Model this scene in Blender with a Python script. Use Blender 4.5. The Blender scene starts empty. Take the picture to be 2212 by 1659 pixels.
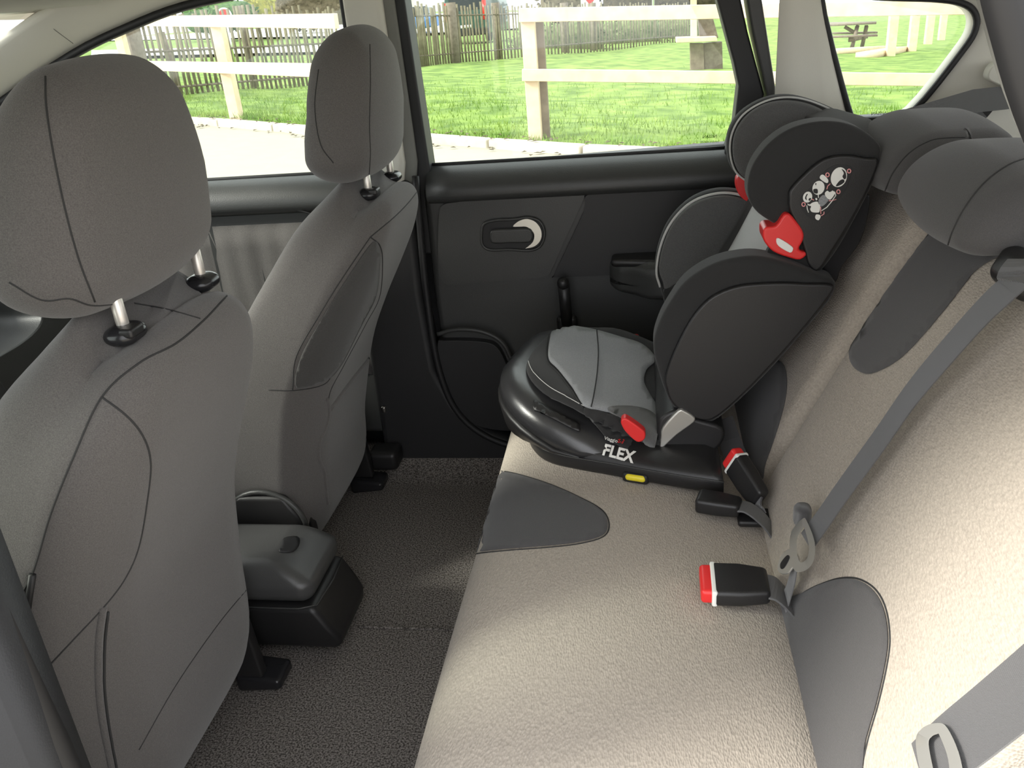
import bpy, bmesh, math, random
from mathutils import Vector, Matrix
from mathutils.bvhtree import BVHTree
from mathutils.geometry import delaunay_2d_cdt
random.seed(7)
PI = math.pi
sc = bpy.context.scene
COL = sc.collection
V = Vector

# ------------------------------------------------------------------ camera
FPX = 1800.0
CAMP = V((0, 0, 1.16))
_p, _y, _r = math.radians(24.6), math.radians(10.0), math.radians(5.07)
CF = V((-math.sin(_y)*math.cos(_p), math.cos(_y)*math.cos(_p), -math.sin(_p)))
_R0 = V((math.cos(_y), math.sin(_y), 0)); _U0 = _R0.cross(CF)
CR = math.cos(_r)*_R0 - math.sin(_r)*_U0
CU = math.sin(_r)*_R0 + math.cos(_r)*_U0
cd = bpy.data.cameras.new('camera'); cam = bpy.data.objects.new('camera', cd); COL.objects.link(cam)
M = Matrix((CR, CU, -CF)).transposed().to_4x4(); M.translation = CAMP
cam.matrix_world = M
cd.sensor_width = 36.0; cd.lens = FPX/2212*36.0; cd.clip_start = 0.02; cd.clip_end = 400
sc.camera = cam

# ------------------------------------------------------------------ light
sc.view_settings.view_transform = 'Standard'; sc.view_settings.look = 'None'
sc.view_settings.gamma = 1.0; sc.view_settings.use_curve_mapping = False
sc.view_settings.exposure = 1.52
w = bpy.data.worlds.new('sky'); sc.world = w; w.use_nodes = True
bg = w.node_tree.nodes['Background']; bg.inputs[0].default_value = (0.96, 0.97, 1.0, 1); bg.inputs[1].default_value = 1.0
sd = bpy.data.lights.new('sun', 'SUN'); sd.energy = 2.1; sd.angle = math.radians(14); sd.color = (1, 0.96, 0.88)
so = bpy.data.objects.new('sun', sd); COL.objects.link(so)
so.rotation_euler = V((0.72, 0.27, -0.52)).to_track_quat('-Z', 'Y').to_euler()
try:
    sc.cycles.max_bounces = 10; sc.cycles.diffuse_bounces = 5; sc.cycles.transparent_max_bounces = 16
except Exception: pass

# ------------------------------------------------------------------ unprojection: a point of the photo on a real plane
def ray(px, py):
    return CF + CR*((px-1106)/FPX) - CU*((py-829.5)/FPX)
def P(px, py, ax, val):
    r = ray(px, py); t = (val-CAMP[ax])/r[ax]; return CAMP + r*t
def PN(px, py, q, n):
    r = ray(px, py); return CAMP + r*((V(q)-CAMP).dot(V(n))/r.dot(V(n)))
GA, GB, GC = .0243, -.0558, -.0235
def gz(x, y):
    z = GA + GB*max(min(x, 40), -40) + GC*min(y, 60)
    t = min(max((y-2.0)/5.5, 0), 1); t = t*t*(3-2*t)
    return z*t + (-.30)*(1-t)
def GP(px, py):
    r = ray(px, py); t = (GA+GB*CAMP.x+GC*CAMP.y-CAMP.z)/(r.z-GB*r.x-GC*r.y); return CAMP + r*t

# ------------------------------------------------------------------ materials
MATS = {}
def mat(name, col, rough=.6, metal=0, bump=None, spec=.5, var=None, emit=None, sheen=0, coat=0):
    """bump=(scale, strength, kind) var=(scale, amount, col2)"""
    m = bpy.data.materials.new(name); m.use_nodes = True; nt = m.node_tree; b = nt.nodes['Principled BSDF']
    b.inputs['Base Color'].default_value = (*col, 1); b.inputs['Roughness'].default_value = rough
    b.inputs['Metallic'].default_value = metal; b.inputs['Specular IOR Level'].default_value = spec
    if sheen: b.inputs['Sheen Weight'].default_value = sheen; b.inputs['Sheen Roughness'].default_value = .5
    if coat: b.inputs['Coat Weight'].default_value = coat
    tc = nt.nodes.new('ShaderNodeTexCoord')
    if var:
        n = nt.nodes.new('ShaderNodeTexNoise'); n.inputs['Scale'].default_value = var[0]; n.inputs['Detail'].default_value = 4
        nt.links.new(tc.outputs['Object'], n.inputs['Vector'])
        r = nt.nodes.new('ShaderNodeMapRange'); r.inputs[1].default_value = .5-var[1]; r.inputs[2].default_value = .5+var[1]
        mx = nt.nodes.new('ShaderNodeMix'); mx.data_type = 'RGBA'
        mx.inputs[6].default_value = (*col, 1); mx.inputs[7].default_value = (*var[2], 1)
        nt.links.new(n.outputs[0], r.inputs[0]); nt.links.new(r.outputs[0], mx.inputs[0]); nt.links.new(mx.outputs[2], b.inputs['Base Color'])
    if bump:
        bp = nt.nodes.new('ShaderNodeBump'); bp.inputs['Strength'].default_value = bump[1]; bp.inputs['Distance'].default_value = .002
        kind = bump[2] if len(bump) > 2 else 'noise'
        if kind == 'noise':
            n = nt.nodes.new('ShaderNodeTexNoise'); n.inputs['Scale'].default_value = bump[0]; n.inputs['Detail'].default_value = 2; out = n.outputs[0]
            nt.links.new(tc.outputs['Object'], n.inputs['Vector'])
        elif kind == 'rib':
            n = nt.nodes.new('ShaderNodeTexWave'); n.inputs['Scale'].default_value = bump[0]; n.bands_direction = 'DIAGONAL'; out = n.outputs['Fac']
            n.inputs['Distortion'].default_value = .5
            nt.links.new(tc.outputs['Object'], n.inputs['Vector'])
        else:
            n = nt.nodes.new('ShaderNodeTexVoronoi'); n.inputs['Scale'].default_value = bump[0]; out = n.outputs['Distance']
            mp = nt.nodes.new('ShaderNodeMapping'); mp.inputs['Scale'].default_value = (1, .45, 1)
            nt.links.new(tc.outputs['Object'], mp.inputs[0]); nt.links.new(mp.outputs[0], n.inputs['Vector'])
        nt.links.new(out, bp.inputs['Height']); nt.links.new(bp.outputs[0], b.inputs['Normal'])
    MATS[name] = m; return m
mat('seat_fabric', (.150, .140, .134), .95, bump=(900, .35), spec=.2, var=(700, .25, (.083, .078, .075)), sheen=.25)
mat('seat_fabric_shaded', (.085, .083, .08), .95, bump=(900, .35), spec=.2, var=(700, .25, (.055, .054, .053)), sheen=.2)  # seat fabric with shading put into the colour, for the far wing panel
mat('rear_beige', (.475, .42, .355), .95, bump=(420, .55, 'vor'), spec=.15, var=(260, .22, (.36, .32, .27)), sheen=.12)
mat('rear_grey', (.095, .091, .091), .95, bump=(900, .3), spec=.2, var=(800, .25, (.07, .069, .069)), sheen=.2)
mat('stitch', (.03, .03, .03), .9)
mat('stitch_light', (.55, .55, .53), .8)
mat('carpet', (.058, .052, .047), 1, bump=(420, 1.0), spec=.1, var=(300, .12, (.30, .275, .255)))
mat('plastic_black', (.016, .0155, .016), .42, bump=(700, .12), spec=.5)
mat('plastic_gloss', (.018, .018, .02), .22, spec=.5)
mat('door_plastic', (.042, .043, .042), .42, bump=(500, .18), spec=.5)
mat('door_dark', (.024, .024, .025), .5, bump=(500, .15), spec=.4)
mat('rubber', (.012, .012, .013), .55)
mat('trim_light', (.70, .68, .61), .7, bump=(500, .08), spec=.3)
mat('trim_grey', (.2, .2, .185), .7, spec=.3)
mat('headliner', (.55, .54, .49), .95, bump=(400, .2), spec=.1)
mat('metal', (.7, .68, .64), .28, metal=1)
mat('silver_paint', (.62, .61, .57), .3, metal=.7)
mat('post_metal', (.72, .68, .62), .35, metal=.6)
mat('child_black', (.028, .028, .028), .9, bump=(900, .3), spec=.2, sheen=.15)
mat('child_grey', (.15, .15, .145), .95, bump=(380, .5, 'rib'), spec=.2, var=(900, .2, (.1, .1, .1)), sheen=.3)
mat('child_lightgrey', (.42, .43, .44), .95, bump=(380, .5, 'rib'), spec=.2, var=(900, .2, (.22, .23, .24)), sheen=.3)
mat('console_lid_lit', (.06, .06, .06), .38, bump=(700, .12), spec=.6)  # black plastic lightened to paint in light reflecting off the scuffed lid
mat('pad_pale', (.5, .5, .49), .9, bump=(380, .4, 'rib'), sheen=.3)
mat('child_shell', (.03, .03, .032), .3, bump=(700, .08), spec=.8)
mat('red_plastic', (.75, .03, .03), .35, spec=.5)
mat('yellow_plastic', (.75, .62, .03), .35)
mat('white_print', (.8, .8, .76), .7)
mat('pink_print', (.8, .35, .35), .7)
mat('webbing', (.048, .046, .048), .55, bump=(620, .6, 'rib'), spec=.5, sheen=.5)
mat('timber', (.74, .60, .43), .85, bump=(60, .3), var=(9, .2, (.64, .49, .33)))
mat('old_timber', (.14, .11, .085), .9, var=(14, .25, (.23, .19, .15)), bump=(60, .4))
mat('paling', (.12, .10, .065), .9, var=(6, .25, (.24, .21, .14)))
mat('dark_hedge', (.03, .022, .013), .9, var=(6, .15, (.07, .052, .03)), bump=(12, 1))
mat('scrub', (.07, .10, .03), .9, var=(6, .15, (.17, .19, .08)), bump=(12, 1))
mat('concrete', (.6, .55, .46), .9, var=(12, .3, (.48, .43, .35)), bump=(60, .3))
mat('asphalt', (.40, .36, .29), .95, var=(7, .3, (.36, .33, .27)), bump=(120, .4))
mat('lawn', (.085, .155, .02), 1, var=(2.6, .14, (.22, .32, .06)), bump=(30, 1.0))
mat('blade', (.12, .23, .03), .9, var=(2.0, .2, (.27, .36, .08)))
mat('hedge', (.03, .09, .02), .9, var=(6, .15, (.10, .17, .05)), bump=(12, 1))
mat('yellow_bush', (.45, .38, .06), .9, var=(6, .2, (.25, .25, .06)), bump=(12, 1))
mat('brown_bush', (.08, .06, .035), .9, var=(8, .2, (.15, .12, .075)), bump=(12, 1))
mat('bare_wood', (.15, .115, .085), .9, var=(8, .2, (.25, .2, .15)))
mat('white_wall', (.75, .73, .68), .8)
mat('roof_tile', (.35, .2, .14), .8)
mat('van_green', (.02, .06, .05), .3, coat=.5)
mat('dark_glass', (.015, .02, .022), .08)
mat('red_lens', (.6, .03, .02), .25)
mat('sign_white', (.85, .85, .85), .6)
mat('sign_red', (.6, .03, .03), .6)
mat('blue_paint', (.05, .2, .6), .5)
mat('dirt', (.25, .2, .14), .95, var=(20, .3, (.15, .11, .08)))
g = bpy.data.materials.new('window_glass'); g.use_nodes = True; nt = g.node_tree; nt.nodes.clear()
o_ = nt.nodes.new('ShaderNodeOutputMaterial'); t_ = nt.nodes.new('ShaderNodeBsdfTransparent'); t_.inputs[0].default_value = (.93, .97, .94, 1)
gl = nt.nodes.new('ShaderNodeBsdfGlossy'); gl.inputs['Roughness'].default_value = .02; mx = nt.nodes.new('ShaderNodeMixShader'); mx.inputs[0].default_value = .04
nt.links.new(t_.outputs[0], mx.inputs[1]); nt.links.new(gl.outputs[0], mx.inputs[2]); nt.links.new(mx.outputs[0], o_.inputs[0]); MATS['window_glass'] = g
# clear plastic
g = g.copy(); g.name = 'clear_plastic'; g.node_tree.nodes['Mix Shader'].inputs[0].default_value = .35
MATS['clear_plastic'] = g

# ------------------------------------------------------------------ object helpers
ORG = {}
def link(name, me, parent, origin):
    o = bpy.data.objects.new(name, me); COL.objects.link(o)
    if parent is not None: o.parent = parent; ORG[o.name] = ORG[parent.name]
    else: o.location = origin; ORG[o.name] = V(origin)
    return o
def obj(name, vf, m, parent=None, smooth=True, bevel=0, seg=3, sub=0, solid=0, **props):
    vs, fs = vf[0], vf[1]; mi = vf[2] if len(vf) > 2 else None
    vs = [V(v) for v in vs]
    if parent is not None: og = ORG[parent.name]
    else:
        og = V((sum(v.x for v in vs)/len(vs), sum(v.y for v in vs)/len(vs), min(v.z for v in vs)))
    me = bpy.data.meshes.new(name); me.from_pydata([tuple(v-og) for v in vs], [], fs)
    bm = bmesh.new(); bm.from_mesh(me); bmesh.ops.recalc_face_normals(bm, faces=bm.faces); bm.to_mesh(me); bm.free()
    ms = m if isinstance(m, (list, tuple)) else [m]
    for k in ms: me.materials.append(MATS[k])
    if mi: me.polygons.foreach_set('material_index', mi)
    if smooth and not (len(vf) > 3 and vf[3] == 'flat'): me.polygons.foreach_set('use_smooth', [True]*len(me.polygons))
    me.update()
    o = link(name, me, parent, og)
    if solid: s = o.modifiers.new('s', 'SOLIDIFY'); s.thickness = abs(solid); s.offset = -1 if solid > 0 else 1
    if bevel:
        b = o.modifiers.new('b', 'BEVEL'); b.width = bevel; b.segments = seg; b.limit_method = 'ANGLE'; b.angle_limit = math.radians(38)
        b.harden_normals = False
        wn = o.modifiers.new('w', 'WEIGHTED_NORMAL'); wn.keep_sharp = True
    if sub: s = o.modifiers.new('u', 'SUBSURF'); s.levels = sub; s.render_levels = sub
    for k, v in props.items(): o[k] = v
    return o
def thing(name, label, cat, loc, group=None):
    o = bpy.data.objects.new(name, None); COL.objects.link(o); o.location = loc; ORG[o.name] = V(loc); o.empty_display_size = .05
    o['label'] = label; o['category'] = cat
    if group: o['group'] = group
    return o
def T(o, label, cat, group=None, kind=None):
    o['label'] = label; o['category'] = cat
    if group: o['group'] = group
    if kind: o['kind'] = kind
    return o
def join(*vfs):
    vs, fs = [], []
    for a in vfs:
        n = len(vs); vs += list(a[0]); fs += [tuple(i+n for i in f) for f in a[1]]
    return vs, fs
def xf(vf, fn): return [fn(V(v)) for v in vf[0]], vf[1]
def box(x0, x1, y0, y1, z0, z1):
    vs = [(x, y, z) for x in (x0, x1) for y in (y0, y1) for z in (z0, z1)]
    return vs, [(0, 1, 3, 2), (4, 6, 7, 5), (0, 4, 5, 1), (2, 3, 7, 6), (0, 2, 6, 4), (1, 5, 7, 3)]
def rbox(hx, hy, hz, r, n=8, k=4, fn=None):
    """rounded box about the origin; r radius, n flat samples, k samples per rounded edge"""
    h = (hx, hy, hz)
    def samp(hh):
        r_ = min(r, hh*.999); inner = hh-r_
        e = [inner + r_*math.tan(i/k*PI/4) for i in range(1, k+1)]
        mid = [inner*(2*i/n-1) for i in range(n+1)]
        return [-a for a in reversed(e)] + mid + e
    S = [samp(a) for a in h]
    vs, fs, key = [], [], {}
    def vid(p):
        q = tuple(round(a, 7) for a in p)
        if q in key: return key[q]
        inn = V([max(-(h[i]-min(r, h[i]*.999)), min(h[i]-min(r, h[i]*.999), p[i])) for i in range(3)])
        d = V(p)-inn; rr = V([min(r, h[i]*.999) for i in range(3)])
        d2 = V([d[i]/rr[i] for i in range(3)])
        d2 = d2.normalized() if d2.length > 1e-9 else d2
        pos = inn + V([d2[i]*rr[i] for i in range(3)])
        key[q] = len(vs); vs.append(fn(pos) if fn else pos); return key[q]
    for ax in range(3):
        a, b = [(1, 2), (2, 0), (0, 1)][ax]
        for sg in (-1, 1):
            for i in range(len(S[a])-1):
                for j in range(len(S[b])-1):
                    q = []
                    for (u, v) in ((i, j), (i+1, j), (i+1, j+1), (i, j+1)):
                        p = [0, 0, 0]; p[ax] = sg*h[ax]; p[a] = S[a][u]; p[b] = S[b][v]; q.append(vid(p))
                    if sg < 0: q.reverse()
                    if len(set(q)) >= 3: fs.append(tuple(q))
    return vs, fs
def loft(rings, cap=True, closed=False):
    n = len(rings[0]); vs = [V(p) for r in rings for p in r]; fs = []
    m = len(rings)
    for i in range(m if closed else m-1):
        for j in range(n):
            fs.append((i*n+j, i*n+(j+1) % n, ((i+1) % m)*n+(j+1) % n, ((i+1) % m)*n+j))
    if cap and not closed:
        fs.append(tuple(range(n))[::-1]); fs.append(tuple((m-1)*n+j for j in range(n)))
    return vs, fs
def strip(rows):
    n = len(rows[0]); vs = [V(p) for r in rows for p in r]; fs = []
    for i in range(len(rows)-1):
        for j in range(n-1): fs.append((i*n+j, i*n+j+1, (i+1)*n+j+1, (i+1)*n+j))
    return vs, fs
def smooth(pts, k=6, closed=False):
    pts = [V(p) for p in pts]; n = len(pts); out = []
    rng = range(n) if closed else range(n-1)
    for i in rng:
        p0 = pts[(i-1) % n] if closed or i > 0 else pts[0]*2-pts[1]
        p1 = pts[i]; p2 = pts[(i+1) % n]
        p3 = pts[(i+2) % n] if closed or i+2 < n else pts[-1]*2-pts[-2]
        for j in range(k):
            t = j/k
            out.append(.5*((2*p1)+(p2-p0)*t+(2*p0-5*p1+4*p2-p3)*t*t+(3*p1-p0-3*p2+p3)*t**3))
    if not closed: out.append(pts[-1])
    return out
def tube(pts, r, n=8, closed=False, taper=None):
    pts = [V(p) for p in pts]; rings = []; m = len(pts)
    up = V((0, 0, 1)); prev = None
    for i, p in enumerate(pts):
        d = (pts[(i+1) % m if closed else min(i+1, m-1)]-pts[(i-1) % m if closed else max(i-1, 0)]).normalized()
        if prev is None:
            a = d.cross(up if abs(d.z) < .9 else V((1, 0, 0))).normalized()
        else: a = (prev-d*prev.dot(d)).normalized()
        prev = a; b = d.cross(a); rr = taper(i/(m-1)) if taper else r
        rings.append([p+(a*math.cos(2*PI*j/n)+b*math.sin(2*PI*j/n))*rr for j in range(n)])
    return loft(rings, closed=closed)
def bar(a, b, w1, w2, up=(0, 0, 1)):
    """square bar from a to b; w1 width sideways, w2 along up"""
    a, b = V(a), V(b); d = (b-a).normalized(); s = d.cross(V(up)).normalized(); u = s.cross(d).normalized()
    rings = [[p+s*w1/2*i+u*w2/2*j for i, j in ((-1, -1), (1, -1), (1, 1), (-1, 1))] for p in (a, b)]
    return loft(rings)
def slab(outline, ext):
    """closed 3d outline extruded by vector ext"""
    o = [V(p) for p in outline]; n = len(o); e = V(ext)
    vs = o+[p+e for p in o]
    fs = [tuple(range(n)), tuple(range(2*n-1, n-1, -1))]+[(i, (i+1) % n, n+(i+1) % n, n+i) for i in range(n)]
    return vs, fs
def pxs(pl, ax, val): return [P(x, y, ax, val) for x, y in pl]
def ribbon(pts, wdir, wid, th=.0014, n=6):
    """belt webbing along pts; wdir gives the width direction per point (or one)"""
    pts = [V(p) for p in pts]; rings = []
    for i, p in enumerate(pts):
        wd = V(wdir[i]) if isinstance(wdir, list) else V(wdir)
        d = (pts[min(i+1, len(pts)-1)]-pts[max(i-1, 0)]).normalized(); wd = (wd-d*wd.dot(d)).normalized(); nn = d.cross(wd)
        ww = wid[i] if isinstance(wid, list) else wid
        rings.append([p+wd*(-ww/2)-nn*th/2, p+wd*(ww/2)-nn*th/2, p+wd*(ww/2)+nn*th/2, p-wd*(ww/2)+nn*th/2])
    v_, f_ = loft(rings); return v_, f_, None, 'flat'
def bvh(o):
    dg = bpy.context.evaluated_depsgraph_get(); dg.update()
    e = o.evaluated_get(dg); me = e.to_mesh(); og = ORG[o.name]
    t = BVHTree.FromPolygons([v.co+og for v in me.vertices], [tuple(p.vertices) for p in me.polygons]); e.to_mesh_clear(); return t
def bvhs(*os):
    vs, fs = [], []
    dg = bpy.context.evaluated_depsgraph_get(); dg.update()
    for o in os:
        me = o.evaluated_get(dg).to_mesh(); n = len(vs); og = ORG[o.name]; vs += [v.co+og for v in me.vertices]; fs += [tuple(i+n for i in p.vertices) for p in me.polygons]
    return BVHTree.FromPolygons(vs, fs)
def hit(t, px, py, off=.001):
    r = ray(px, py).normalized(); h = t.ray_cast(CAMP, r)
    if h[0] is None: return None
    n = h[1]
    if n.dot(r) > 0: n = -n
    return h[0]+n*off
def seam(name, t, pts, m, parent, r=.0012, off=.0, k=8, **pr):
    q = smooth([(x, y, 0) for x, y in pts], k)
    out = [hit(t, p.x, p.y, off) for p in q]; out = [p for p in out if p is not None]
    if len(out) < 3: return None
    return obj(name, tube(out, r, 6), m, parent, **pr)
def patch(name, t, pl, m, parent, off=.0015, step=14, k=6, thick=.0012, **pr):
    """piece of cloth cut to the outline and laid on the surface behind it"""
    bd = smooth([(x, y, 0) for x, y in pl], k, True); bd = [p.to_2d() for p in bd]; n = len(bd)
    xs = [p.x for p in bd]; ys = [p.y for p in bd]; inn = []
    x = min(xs)+step/2
    def inside(q):
        c = False
        for i in range(n):
            a, b = bd[i], bd[(i+1) % n]
            if (a.y > q.y) != (b.y > q.y) and q.x < (b.x-a.x)*(q.y-a.y)/(b.y-a.y)+a.x: c = not c
        return c
    while x < max(xs):
        y = min(ys)+step/2
        while y < max(ys):
            q = V((x, y))
            if inside(q) and min((q-b).length for b in bd) > step*.4: inn.append(q)
            y += step
        x += step
    r = delaunay_2d_cdt(bd+inn, [], [tuple(range(n))], 1, 1e-4)
    vs2, fs2 = r[0], r[2]; pos = []; ok = []
    for v in vs2:
        h = hit(t, v.x, v.y, off); q = v.copy(); cc = V((sum(b.x for b in bd)/n, sum(b.y for b in bd)/n)); kk = 0
        while h is None and kk < 60: q = q.lerp(cc, .02); h = hit(t, q.x, q.y, off); kk += 1
        pos.append(h if h is not None else V((0, 0, 0))); ok.append(h is not None)
    fs = [tuple(f) for f in fs2 if all(ok[i] for i in f) and max((pos[f[i]]-pos[f[i-1]]).length for i in range(len(f))) < .12]
    used = sorted({i for f in fs for i in f}); mp = {i: j for j, i in enumerate(used)}
    return obj(name, ([pos[i] for i in used], [tuple(mp[i] for i in f) for f in fs]), m, parent, solid=-thick, **pr)
def frame(outer, inner, fn, th, k=5):
    """flat ring between two outlines with the same number of points; fn(px, py, depth)"""
    o = smooth([(x, y, 0) for x, y in outer], k, True); i = smooth([(x, y, 0) for x, y in inner], k, True); n = len(o)
    rings = [[fn(o[j].x, o[j].y, 0), fn(i[j].x, i[j].y, 0), fn(i[j].x, i[j].y, th), fn(o[j].x, o[j].y, th)] for j in range(n)]
    return loft(rings, closed=True)
def rotm(axis, deg): return Matrix.Rotation(math.radians(deg), 3, axis)
# ================================================================== CAR SHELL
FY = lambda d: 2.02-d      # far side, d = distance into the cabin
NY = lambda d: .52+d       # near side
def S(name, vf, m, parent=None, **k):
    o = obj(name, vf, m, parent, **k)
    if parent is None: o['kind'] = 'structure'
    return o
def plate(pl, Y, d0, d1):
    return slab([(x, Y(d0), z) for x, z in pl], (0, Y(d1)-Y(d0), 0))
# floor carpet
def floor_z(x, y):
    tun = math.exp(-((y-1.27)/.17)**4)*.0
    lip = .05*max(0, min(1, (abs(y-1.27)-.62)/.08))
    return tun + lip
rows = [[(-2.0+i*.06, .54+j*.04, floor_z(-2.0+i*.06, .54+j*.04)) for j in range(38)] for i in range(55)]
floor = S('floor', strip(rows), 'carpet', solid=.03)
seamf = S('trim_1', tube([(-.60+i*.05, 1.30, .002) for i in range(8)], .003, 6), 'carpet')
# headliner
xs = [-1.42, -1.3, -1.1, -.8, -.4, 0, .4, .8, 1.1, 1.3]
def crown(x): return 1.305 - .028*max(0, (-.9-x)/.5)**1.5 - .08*max(0, (x-.7)/.6)**2
rows = []
for x in xs:
    rows.append([(x, .62+1.3*j/10, crown(x)+.03*math.sin(PI*j/10)) for j in range(11)])
S('ceiling', strip(rows), 'headliner', solid=-.03)
# window top line, shared by both sides
TOP = [(-2.15, .80), (-1.9, .90), (-1.62, 1.03), (-1.365, 1.136), (-1.202, 1.185), (-1.05, 1.219), (-.86, 1.236), (-.66, 1.245), (-.3, 1.243), (.0, 1.215), (.171, 1.17), (.385, 1.125), (.60, 1.108), (.72, 1.085), (.95, 1.03), (1.25, .96)]
tp = smooth([(a, 0, b) for a, b in TOP], 4)
def cant(Y, n):
    rings = []
    for p in tp:
        k = .9 if p.x < .3 else 1
        rings.append([(p.x, Y(-.03), p.z+.0), (p.x, Y(.0), p.z-.004), (p.x, Y(.03), p.z+.008), (p.x, Y(.075), p.z+.035*k), (p.x, Y(.115), p.z+.068*k), (p.x, Y(.125), p.z+.085*k), (p.x, Y(-.03), p.z+.13)])
    S('trim_%d' % n, loft(rings), 'trim_light')
cant(FY, 2); cant(NY, 3)
sealpts = [V((p.x, FY(.008), p.z-.008)) for p in tp if p.x < -.655]
S('trim_4', tube(sealpts, .011, 8), 'rubber')
# panel joint of the front pillar cover
S('trim_5', tube([P(92, 40, 1, 1.91), P(120, 66, 1, 1.935), P(158, 94, 1, 1.965)], .0009, 6), 'trim_grey')
# sun visor / headliner front edge
vis = [P(-40, 44, 1, 1.86), P(100, 42, 1, 1.86), P(165, 32, 1, 1.87), P(225, 4, 1, 1.88), P(235, -30, 1, 1.88), P(-40, -60, 1, 1.86)]
vs_ = [P(x, y, 2, 1.228) for x, y in [(-60, 46), (0, 44), (100, 42), (140, 37), (175, 27), (225, 4), (238, -25), (60, -40), (-60, -40)]]
sv = obj('sun_visor', slab(vs_, (0, 0, .018)), 'headliner', bevel=.006); T(sv, 'pale sun visor edge folded up at the top left corner', 'sun visor')
# side walls below the belt
for nm, Y in (('wall_far', FY), ('wall_near', NY)):
    pts = [(-2.1, -.12), (1.3, -.12), (1.3, .86), (.45, .86), (.24, .82), (-.52, .80), (-2.1, .79)]
    if Y is NY:
        a = [(-2.1, -.12), (-.56, -.12), (-.54, .80), (-2.1, .79)]
        S('wall_near', plate(a, Y, -.06, 0), 'door_dark')
        a = [(.0, -.12), (1.3, -.12), (1.3, .86), (.50, .86), (.43, .72), (.30, .45), (.10, .15)]
        S('wall_right', plate(a, Y, -.06, 0), 'door_dark')
        a = [(-.56, -.12), (.02, -.12), (.02, .02), (-.56, .02)]
        S('trim_6', plate(a, Y, -.06, .03), 'rubber')
    else:
        S(nm, plate(pts, Y, -.06, 0), 'door_dark')
# ---- centre pillars
def bpillar(Y, n, sx=0):
    plate_ = globals()['plate']
    plate = lambda pl, *a: plate_([(x+sx, z) for x, z in pl], *a)
    S('trim_%d' % n, plate([(-.652, .70), (-.585, .70), (-.558, .83), (-.562, 1.26), (-.652, 1.26)], Y, -.02, .062), 'trim_light', bevel=.014)
    S('trim_%d' % (n+1), plate([(-.588, .70), (-.556, .70), (-.530, .83), (-.538, 1.26), (-.566, 1.26)], Y, -.02, .045), 'trim_grey', bevel=.006)
    S('trim_%d' % (n+2), plate([(-.559, .60), (-.505, .60), (-.503, .81), (-.517, 1.26), (-.546, 1.26), (-.536, .83)], Y, -.03, .036), 'rubber', bevel=.006)
    S('trim_%d' % (n+3), plate([(-.672, .60), (-.648, .60), (-.648, 1.26), (-.668, 1.26)], Y, -.03, .03), 'rubber', bevel=.006)
bpillar(FY, 10); bpillar(NY, 14, -.09)
# lower centre pillar cover (dark) sweeping into the sill
pl = [(-.72, .0), (-.72, .79), (-.548, .79), (-.553, .5), (-.543, .3), (-.50, .19), (-.43, .12), (-.33, .07), (-.2, .045), (-.2, -.02)]
S('trim_18', plate(pl, FY, -.03, .075), 'door_dark', bevel=.02)
S('trim_19', plate([(-.80, -.02), (-.80, .79), (-.625, .79), (-.62, .3), (-.58, .06), (-.3, .03), (-.3, -.02)], NY, -.03, .06), 'trim_grey', bevel=.02)
# near pillar: weatherstrip along the door opening
S('trim_20', tube(smooth([(-.562, NY(-.01), 1.25), (-.558, NY(-.015), 1.0), (-.555, NY(-.02), .8), (-.553, NY(-.02), .5), (-.54, NY(-.02), .2), (-.46, NY(-.02), .05), (-.2, NY(-.02), .03)], 8), .013, 8), 'rubber')
# ---- rear (C) pillar, far and near
def cpillar(Y, n):
    S('trim_%d' % n, plate([(.183, .80), (.245, .80), (.268, .93), (.228, 1.06), (.205, 1.15), (.165, 1.19), (.158, 1.14), (.20, 1.0), (.212, .95), (.205, .87)], Y, -.03, .035), 'rubber', bevel=.006)
    S('trim_%d' % (n+1), plate([(.25, .80), (.295, .80), (.292, .93), (.245, 1.16), (.215, 1.16), (.236, 1.06), (.272, .93)], Y, -.03, .05), 'door_plastic', bevel=.006)
cpillar(FY, 22)
NC = smooth([(.175, 0, 1.17), (.190, 0, 1.13), (.215, 0, 1.075), (.27, 0, .98), (.345, 0, .87), (.40, 0, .72), (.42, 0, .5)], 5)
S('trim_24', plate([(p.x, p.z) for p in NC]+[(.50, .5), (.46, .85), (.36, 1.02), (.28, 1.17)], NY, -.03, .03), 'trim_grey', bevel=.008)
S('trim_25', tube([(p.x, NY(-.02), p.z) for p in NC], .012, 8), 'rubber')
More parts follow.
